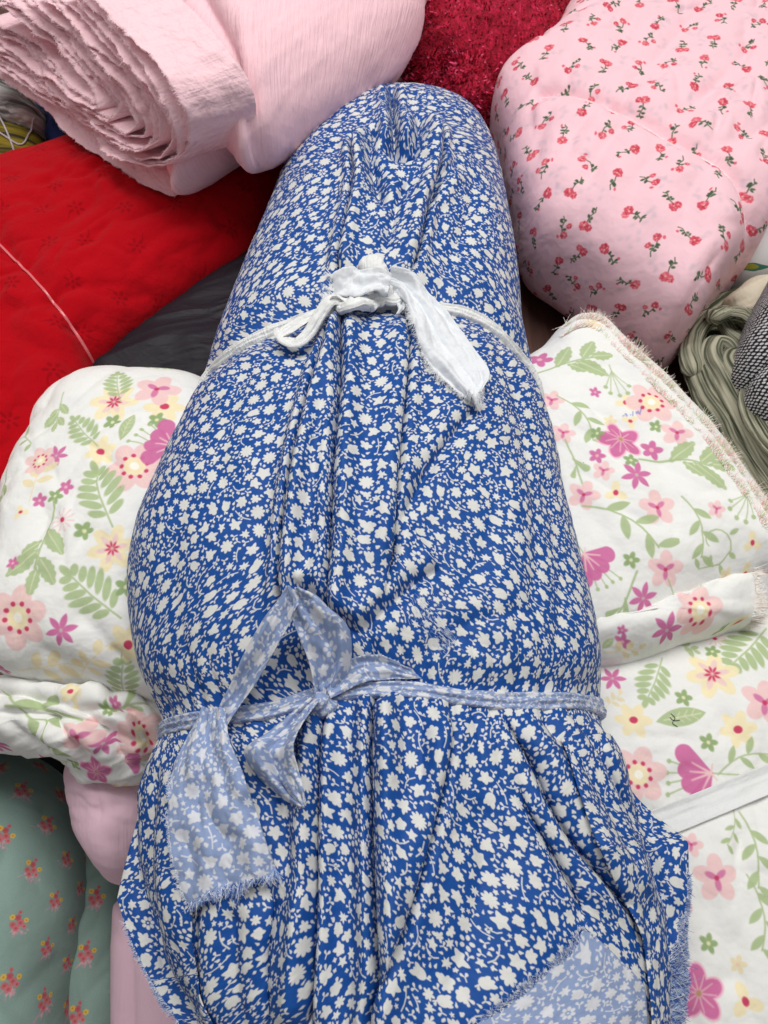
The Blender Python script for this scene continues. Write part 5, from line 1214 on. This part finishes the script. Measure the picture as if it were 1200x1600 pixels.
def pile(name, P, count, length, parent, seed):
    rg = np.random.default_rng(seed); m, n = P.shape[:2]
    i = rg.integers(int(m * .25), m - 2, count); j = rg.integers(0, n - 1, count)
    nr = grid_normals(P)
    b = P[i, j]; o = nr[i, j]
    V = []; F = []; w = rg.normal(0, 1, (count, 3)); w -= o * np.sum(w * o, 1, keepdims=True); w /= np.linalg.norm(w, axis=1, keepdims=True)
    lean = rg.normal(0, .7, (count, 3)); L = length * rg.uniform(.5, 1.2, count)
    for t, ww in ((0, 1.), (.6, .9), (1, .3)):
        p = b + (o * t + lean * t * t * .6) * L[:, None]
        V += [p - w * (.0012 * ww), p + w * (.0012 * ww)]
    V = np.stack(V, 1).reshape(-1, 3); b0 = np.arange(count) * 6
    F = np.concatenate([np.stack([b0 + q, b0 + q + 1, b0 + q + 3, b0 + q + 2], 1) for q in (0, 2)])
    me = bpy.data.meshes.new(name); me.from_pydata(V.tolist(), [], F.tolist())
    for x in TH_CH: me.materials.append(x)
    mi = np.where(vnoise(b[:, 0] * 140, b[:, 1] * 140, seed) + rg.normal(0, .35, count) > .45, 1, np.where(rg.random(count) < .5, 0, 2)); me.polygons.foreach_set('material_index', np.concatenate([mi, mi]).astype(np.int32)); me.update()
    q = put(name, me, None, parent); q['kind'] = 'stuff'
ch = thing('crimson_chenille_bundle', 'fluffy crimson cloth heaped behind the blue bundle', 'fabric bundle')
oC1, PC = blob('upper_fold', [(0.0357,1.1099),(0.053,1.3007),(0.2009,1.408),(0.3471,1.3007),(0.2985,1.1781),(0.2342,1.0594),(0.2084,1.0247),(0.1628,1.0138),(0.1034,1.0274),(0.052,1.0412)], .03, .17, M_CH, ch, n=2.4, N=240, M=80, noise=(.006, 14), wr=[(.004, 20, .3, 2)], seed=43)
pile('pile', PC, 9000, .0036, oC1, 1)
oC2, PC2 = blob('lower_fold', [(0.0283,1.0679),(0.0532,1.0736),(0.1055,1.0537),(0.1466,1.037),(0.1511,0.9988),(0.1316,0.9593),(0.0846,0.9645),(0.0429,0.9988),(0.0296,1.0315)], .02, .13, M_CH, ch, n=2.3, N=200, M=60, noise=(.005, 18), wr=[(.003, 30, .2, 2)], seed=44)
pile('pile', PC2, 4000, .0042, oC2, 2)
oC3, PC3 = blob('side_fold', [(0.1585,1.1032),(0.2155,1.1151),(0.2329,1.1003),(0.2014,1.0569),(0.1525,1.0081),(0.1252,1.0013),(0.1327,1.0569)], .0, .09, M_CH, ch, n=2.3, N=140, M=40, noise=(.005, 18), seed=45)
pile('pile', PC3, 1800, .0042, oC3, 3)

# ------------------------------------------------------------------ heap behind the red cloth
def stripes(name, c0, c1, scale, ang=0.0, rough=.85, along=False):
    k = NT(name); tc = k.n('ShaderNodeTexCoord')
    v = k.mapping(tc.outputs['UV'], (scale, scale * .010, 1) if along else (scale * .06, scale, 1), (0, 0, ang))
    f = k.noise(v, 1.0, 2 if along else 3, .6, .1 if along else .8)
    r = k.n('ShaderNodeValToRGB'); k.l(f, r.inputs['Fac']); e = r.color_ramp.elements
    e[0].position = .42; e[0].color = (*lin(c0), 1); e[1].position = .6; e[1].color = (*lin(c1), 1)
    k.l(r.outputs['Color'], k.b.inputs['Base Color']); k.b.inputs['Roughness'].default_value = rough
    k.l(k.bump(f, .5, .004), k.b.inputs['Normal']); return k.m
ol, POL = blob('olive_cloth', [(-0.6052,1.008),(-0.529,1.0259),(-0.487,1.0176),(-0.4646,0.9811),(-0.4507,0.9457),(-0.4611,0.9201),(-0.504,0.9125),(-0.5803,0.91)], .0, .10, stripes('olive_stripe_cloth', c8(46, 40, 8), c8(140, 122, 20), 120), None, n=2.3, N=160, M=60, wr=[(.003, 45, 0.1, 6)], seed=46)
tag(ol, 'folded olive green cloth in the dark heap behind the red bundle', 'folded cloth')
gy, PGY = blob('grey_cloth', [(-0.6116,1.0548),(-0.5381,1.0436),(-0.4993,1.027),(-0.471,0.9998),(-0.4713,0.9758),(-0.4958,0.9705),(-0.5306,0.9732),(-0.5912,0.9758)], .02, .11, stripes('grey_frayed_cloth', c8(84, 82, 82), c8(206, 204, 200), 110, .5), None, n=2.2, N=180, M=60, wr=[(.004, 45, .3, 4)], noise=(.004, 24), ragged=.02, seed=47)
tag(gy, 'crumpled grey and white frayed cloth above the olive one', 'folded cloth')
nb, _ = blob('navy_cloth', [(-0.4974,1.0498),(-0.4614,1.0288),(-0.408,0.9811),(-0.3838,0.9417),(-0.4234,0.92),(-0.4503,0.925),(-0.4657,0.9678)], .0, .09, cloth('navy_cloth_weave', c8(22, 40, 96), rough=.7, sheen=.04, crumple=.7, crumple_scale=30), None, n=2.3, N=120, M=50, wr=[(.003, 26, 1.0, 3)], seed=48)
tag(nb, 'dark navy blue cloth tucked under the pink gauze roll', 'folded cloth')
def patches():
    k = NT('bright_patch_print'); tc = k.n('ShaderNodeTexCoord')
    v = k.n('ShaderNodeTexVoronoi'); v.inputs['Scale'].default_value = 75; k.l(tc.outputs['UV'], v.inputs['Vector'])
    r = k.n('ShaderNodeValToRGB'); r.color_ramp.interpolation = 'CONSTANT'
    sep = k.n('ShaderNodeSeparateColor'); k.l(v.outputs['Color'], sep.inputs[0]); k.l(sep.outputs[0], r.inputs['Fac'])
    e = r.color_ramp.elements; e[0].color = (*lin(c8(186, 40, 80)), 1); e[1].position = .42; e[1].color = (*lin(c8(220, 218, 210)), 1)
    for p, c in ((.62, c8(206, 70, 110)), (.8, c8(96, 130, 70)), (.9, c8(110, 130, 160))):
        q = e.new(p); q.color = (*lin(c), 1)
    k.l(r.outputs['Color'], k.b.inputs['Base Color']); k.b.inputs['Roughness'].default_value = .8; return k.m
pc, _ = blob('printed_cloth', [(-0.6116,0.961),(-0.5325,0.9636),(-0.4995,0.9544),(-0.4799,0.9324),(-0.4774,0.9032),(-0.5147,0.8846),(-0.5919,0.8846)], .0, .075, patches(), None, n=2.4, N=120, M=40, noise=(.002, 20), seed=49)
tag(pc, 'scrap of white and raspberry printed cloth at the edge of the red bundle', 'folded cloth')
T_OL = [bvh_of(POL), bvh_of(PGY)]
sn = thing('white_string', 'loose white string lying over the olive cloth', 'string')
M_STR = plain('white_string_fibre', c8(200, 192, 196), .9)
for pts in ([(-0.5368,0.9998),(-0.5123,0.9679),(-0.4978,0.9408),(-0.4897,0.9193),(-0.4831,0.9118)], [(-0.5161,0.9472),(-0.4975,0.9395),(-0.4846,0.9344),(-0.4784,0.9446),(-0.4759,0.9653),(-0.4684,0.9784)], [(-0.5181,0.9193),(-0.502,0.9218),(-0.4925,0.9243),(-0.4842,0.9093),(-0.4738,0.8994),(-0.4661,0.8945)]):
    p_ = [(x, y, ztop(T_OL, x, y) + .0015) for x, y in smooth_curve(pts, 30)]
    tape('strand', blur1(np.array(p_), 4).tolist(), .0022, .0020, M_STR, sn, n=40, ribs=2, seed=1)

# ------------------------------------------------------------------ cloths beside the pink bundle
def leafprint():
    k = NT('white_leaf_print'); tc = k.n('ShaderNodeTexCoord')
    f = k.noise(k.mapping(tc.outputs['UV'], (14, 34, 1), (0, 0, .7)), 1.0, 1, .4, .6)
    r = k.n('ShaderNodeValToRGB'); k.l(f, r.inputs['Fac']); e = r.color_ramp.elements
    r.color_ramp.interpolation = 'CONSTANT'
    e[0].position = 0; e[0].color = (*lin(c8(222, 224, 224)), 1); e[1].position = .64; e[1].color = (*lin(c8(150, 150, 44)), 1)
    q = e.new(.61); q.color = (*lin(c8(60, 120, 100)), 1)
    k.l(r.outputs['Color'], k.b.inputs['Base Color']); k.b.inputs['Roughness'].default_value = .75; return k.m
lp, _ = blob('leaf_print_cloth', [(0.4426,0.7801),(0.4915,0.8373),(0.5973,0.91),(0.5785,0.7472),(0.4756,0.7131),(0.4304,0.7205)], .0, .115, leafprint(), None, n=2.5, N=140, M=50, noise=(.002, 12), seed=50)
tag(lp, 'white cloth with green leaf print peeking out behind the pink sprigged bundle', 'folded cloth')
gc = thing('green_woven_cloth', 'sage green and cream woven cloth crumpled in deep folds', 'folded cloth')
M_SAGE = stripes('sage_weave', c8(84, 88, 68), c8(176, 172, 150), 420, .5)
M_SAGE2 = stripes('sage_weave_edge', c8(66, 72, 54), c8(178, 174, 152), 620, 0.0, .9, True)
M_CREAM = cloth('cream_weave', c8(216, 206, 184), rough=.9, crumple=.4, crumple_scale=60, grain=.4)
blob('folds', [(0.3662,0.6114),(0.381,0.6507),(0.4201,0.6914),(0.4666,0.723),(0.566,0.7338),(0.5224,0.4851),(0.4317,0.4041),(0.414,0.4478),(0.3953,0.4936),(0.3808,0.5373),(0.3714,0.5737)], 0.0, .075, M_SAGE, gc, n=2.6, N=240, M=70, noise=(.003, 18), wr=[(.003, 30, .75, 5)], seed=51)
SAGE = [  # folded edges of the stack, outermost first
    ([(0.3464,0.5833),(0.3575,0.6207),(0.3759,0.6477),(0.4012,0.6695)] + [(0.4234,0.6782),(0.4716,0.6903)], .075, .026),
    ([(0.3447,0.5529),(0.3464,0.5862),(0.3613,0.6197),(0.3844,0.633)] + [(0.401,0.5993),(0.4286,0.5632)], .085, .026),
    ([(0.4049,0.3802),(0.3857,0.4344),(0.3681,0.4855),(0.3543,0.5362),(0.3516,0.5752),(0.3658,0.5972)], .078, .030),
    ([(0.415,0.3821),(0.3981,0.4314),(0.3801,0.4902),(0.3684,0.5408),(0.3637,0.5744),(0.3757,0.5925),(0.3978,0.5744)], .090, .026),
    ([(0.4253,0.3911),(0.407,0.4437),(0.3939,0.4914),(0.3794,0.5383),(0.3767,0.5592),(0.3901,0.5698),(0.4127,0.5331)], .100, .024),
    ([(0.3628,0.6127),(0.3875,0.6221),(0.4105,0.609),(0.4318,0.5657)], .108, .024),
    ([(0.4122,0.4252),(0.3942,0.4482),(0.384,0.4797),(0.3839,0.5042),(0.3972,0.5158),(0.4271,0.4878)], .106, .020),
]
for i, (xy, z_, w_) in enumerate(SAGE):
    c_ = smooth_curve(xy, 24)
    zz_ = z_ + .004 * fbm(np.linspace(0, 4, 24), np.full(24, i * 1.7), 400 + i, 2)
    tape('fold', np.column_stack([c_, zz_]).tolist(), w_, .016, M_SAGE2, gc, n=110, ribs=3, seed=30 + i, rib_amp=.22, twist=[.5, .9, .6, .9, .7])
_, PS2 = blob('top_fold', [(0.3978,0.6542),(0.4162,0.6719),(0.4453,0.6858),(0.5164,0.6858),(0.4941,0.5993),(0.4412,0.5811),(0.4245,0.6085),(0.4077,0.6311)], .06, .060, M_CREAM, gc, n=2.3, N=160, M=50, noise=(.003, 20), wr=[(.0025, 40, .6, 5)], seed=52)
def tweed():
    k = NT('black_white_tweed'); tc = k.n('ShaderNodeTexCoord')
    v = k.n('ShaderNodeTexVoronoi'); v.inputs['Scale'].default_value = 1.0; v.inputs['Randomness'].default_value = .22
    k.l(k.mapping(tc.outputs['UV'], (170, 290, 1), (0, 0, .5)), v.inputs['Vector'])
    r = k.n('ShaderNodeValToRGB'); k.l(v.outputs['Distance'], r.inputs['Fac']); e = r.color_ramp.elements
    e[0].position = .30; e[0].color = (*lin(c8(214, 212, 212)), 1); e[1].position = .44; e[1].color = (*lin(c8(18, 20, 28)), 1)
    k.l(r.outputs['Color'], k.b.inputs['Base Color']); k.b.inputs['Roughness'].default_value = .9
    k.l(k.bump(v.outputs['Distance'], .5, .002), k.b.inputs['Normal']); return k.m
tw = thing('tweed_cloth', 'black and white tweed cloth hanging in two folds over the sage one', 'folded cloth')
M_TW = tweed()
blob('fold', [(0.4766,0.6661),(0.4365,0.6545),(0.4071,0.6113),(0.3844,0.5666),(0.3738,0.5323),(0.3803,0.5123),(0.3929,0.5156),(0.4175,0.5562),(0.494,0.628)], .06, .13, M_TW, tw, n=2.2, N=160, M=60, noise=(.003, 16), seed=54)
blob('fold', [(0.4892,0.6095),(0.4325,0.5914),(0.4024,0.5493),(0.382,0.514),(0.379,0.488),(0.3888,0.4737),(0.4129,0.4658),(0.4709,0.4896)], .05, .125, M_TW, tw, n=2.2, N=160, M=60, noise=(.004, 18), wr=[(.003, 30, 1.2, 3)], seed=55)

# ------------------------------------------------------------------ below the table edge
M_MINT = cloth('mint_bunch_print_cloth', image=draw_bunches(), size=.225, rough=.9, sheen=.04, spec=.15, crumple=.35, crumple_scale=20, grain=.5, weave=900, vary=.08)
mA, _ = blob('mint_floral_bundle', [(-0.5307,0.1696),(-0.4654,0.1964),(-0.4279,0.1978),(-0.3956,0.1822),(-0.3667,0.1449),(-0.3423,0.0897),(-0.3304,0.04),(-0.3269,-0.007),(-0.3295,-0.0407),(-0.3229,-0.094),(-0.322,-0.1538),(-0.436,-0.1728)], -.36, .285, M_MINT, None, n=2.0, N=260, M=100, side=.60, noise=(.003, 7),
     folds=[([(-0.3162,0.0383),(-0.3343,-0.0176),(-0.3138,-0.09)], .012, .006)], seed=56, pull=(30, .0025, 1.5, .5))
tag(mA, 'plump mint green bundle with rows of tiny posies, its whole round top showing', 'fabric bundle', 'mint floral bundles below the table edge')
mB, _ = blob('mint_floral_bundle', [(-0.4226,0.1627),(-0.3798,0.1676),(-0.3394,0.1453),(-0.3089,0.0916),(-0.2924,0.0409),(-0.2828,-0.0188),(-0.273,-0.0961),(-0.2725,-0.1669),(-0.3391,-0.1669),(-0.3965,-0.0188)], -.36, .180, M_MINT, None, n=2.1, N=240, M=90, side=.66, noise=(.003, 8), seed=57, pull=(30, .0025, 1.5, .5))
tag(mB, 'mint green posy-print bundle wedged between its twin and the pink cloth', 'fabric bundle', 'mint floral bundles below the table edge')
M_PINK = cloth('plain_pink_cloth', c8(226, 190, 204), rough=.9, sheen=.04, spec=.15, crumple=.3, crumple_scale=24, grain=.25, crinkle=(160, .5, .25), vary=.04)
pk = thing('pink_fabric_roll', 'plain pink roll end bulging out below the gathered white floral cloth', 'fabric roll')
blob('rolled_end', [(-0.3236,0.1619),(-0.3005,0.1681),(-0.2237,0.1681),(-0.1897,0.1495),(-0.2035,0.1077),(-0.2243,0.0707),(-0.2444,0.0525),(-0.2588,0.0493),(-0.2751,0.058),(-0.2968,0.0847),(-0.3137,0.1195)], -.12, .135, M_PINK, pk, n=2.2, N=220, M=80, noise=(.002, 12),
     folds=[([(-0.2919,0.1223),(-0.2647,0.1051),(-0.2413,0.1097)], .004, .002)], wr=[(.0009, 36, -.4, 5)], seed=58, pull=(30, .0020, -.4, .4))
pk2 = thing('pink_fabric_roll', 'plain dusky pink roll standing under the blue hem beside the mint bundles', 'fabric roll')
blob('rolled_cloth', [(-0.2881,0.0164),(-0.2771,0.0405),(-0.2042,0.0528),(-0.1209,0.0284),(-0.1043,-0.1258),(-0.1174,-0.198),(-0.2465,-0.198),(-0.2705,-0.1003)], -.36, .26, M_PINK, pk2, n=2.6, N=220, M=80, side=.7, noise=(.002, 9), folds=[([(-0.2586,0.0157),(-0.2488,-0.0287),(-0.2395,-0.091)], .006, .006)], seed=59)

# ------------------------------------------------------------------ small scraps
sc = thing('thread_scrap', 'tiny snip of navy thread on a printed green leaf', 'thread')
for pts in ([(0.2508,0.1747),(0.2534,0.1702),(0.2504,0.1657),(0.2543,0.1624)], [(0.2491,0.1713),(0.2519,0.168),(0.2576,0.1685)]):
    tape('strand', [(x, y, ztop(T_WB, x, y) + .0008) for x, y in smooth_curve(pts, 12)], .0005, .0005, plain('navy_thread', c8(30, 44, 70), .8), sc, n=20, ribs=2, seed=4)
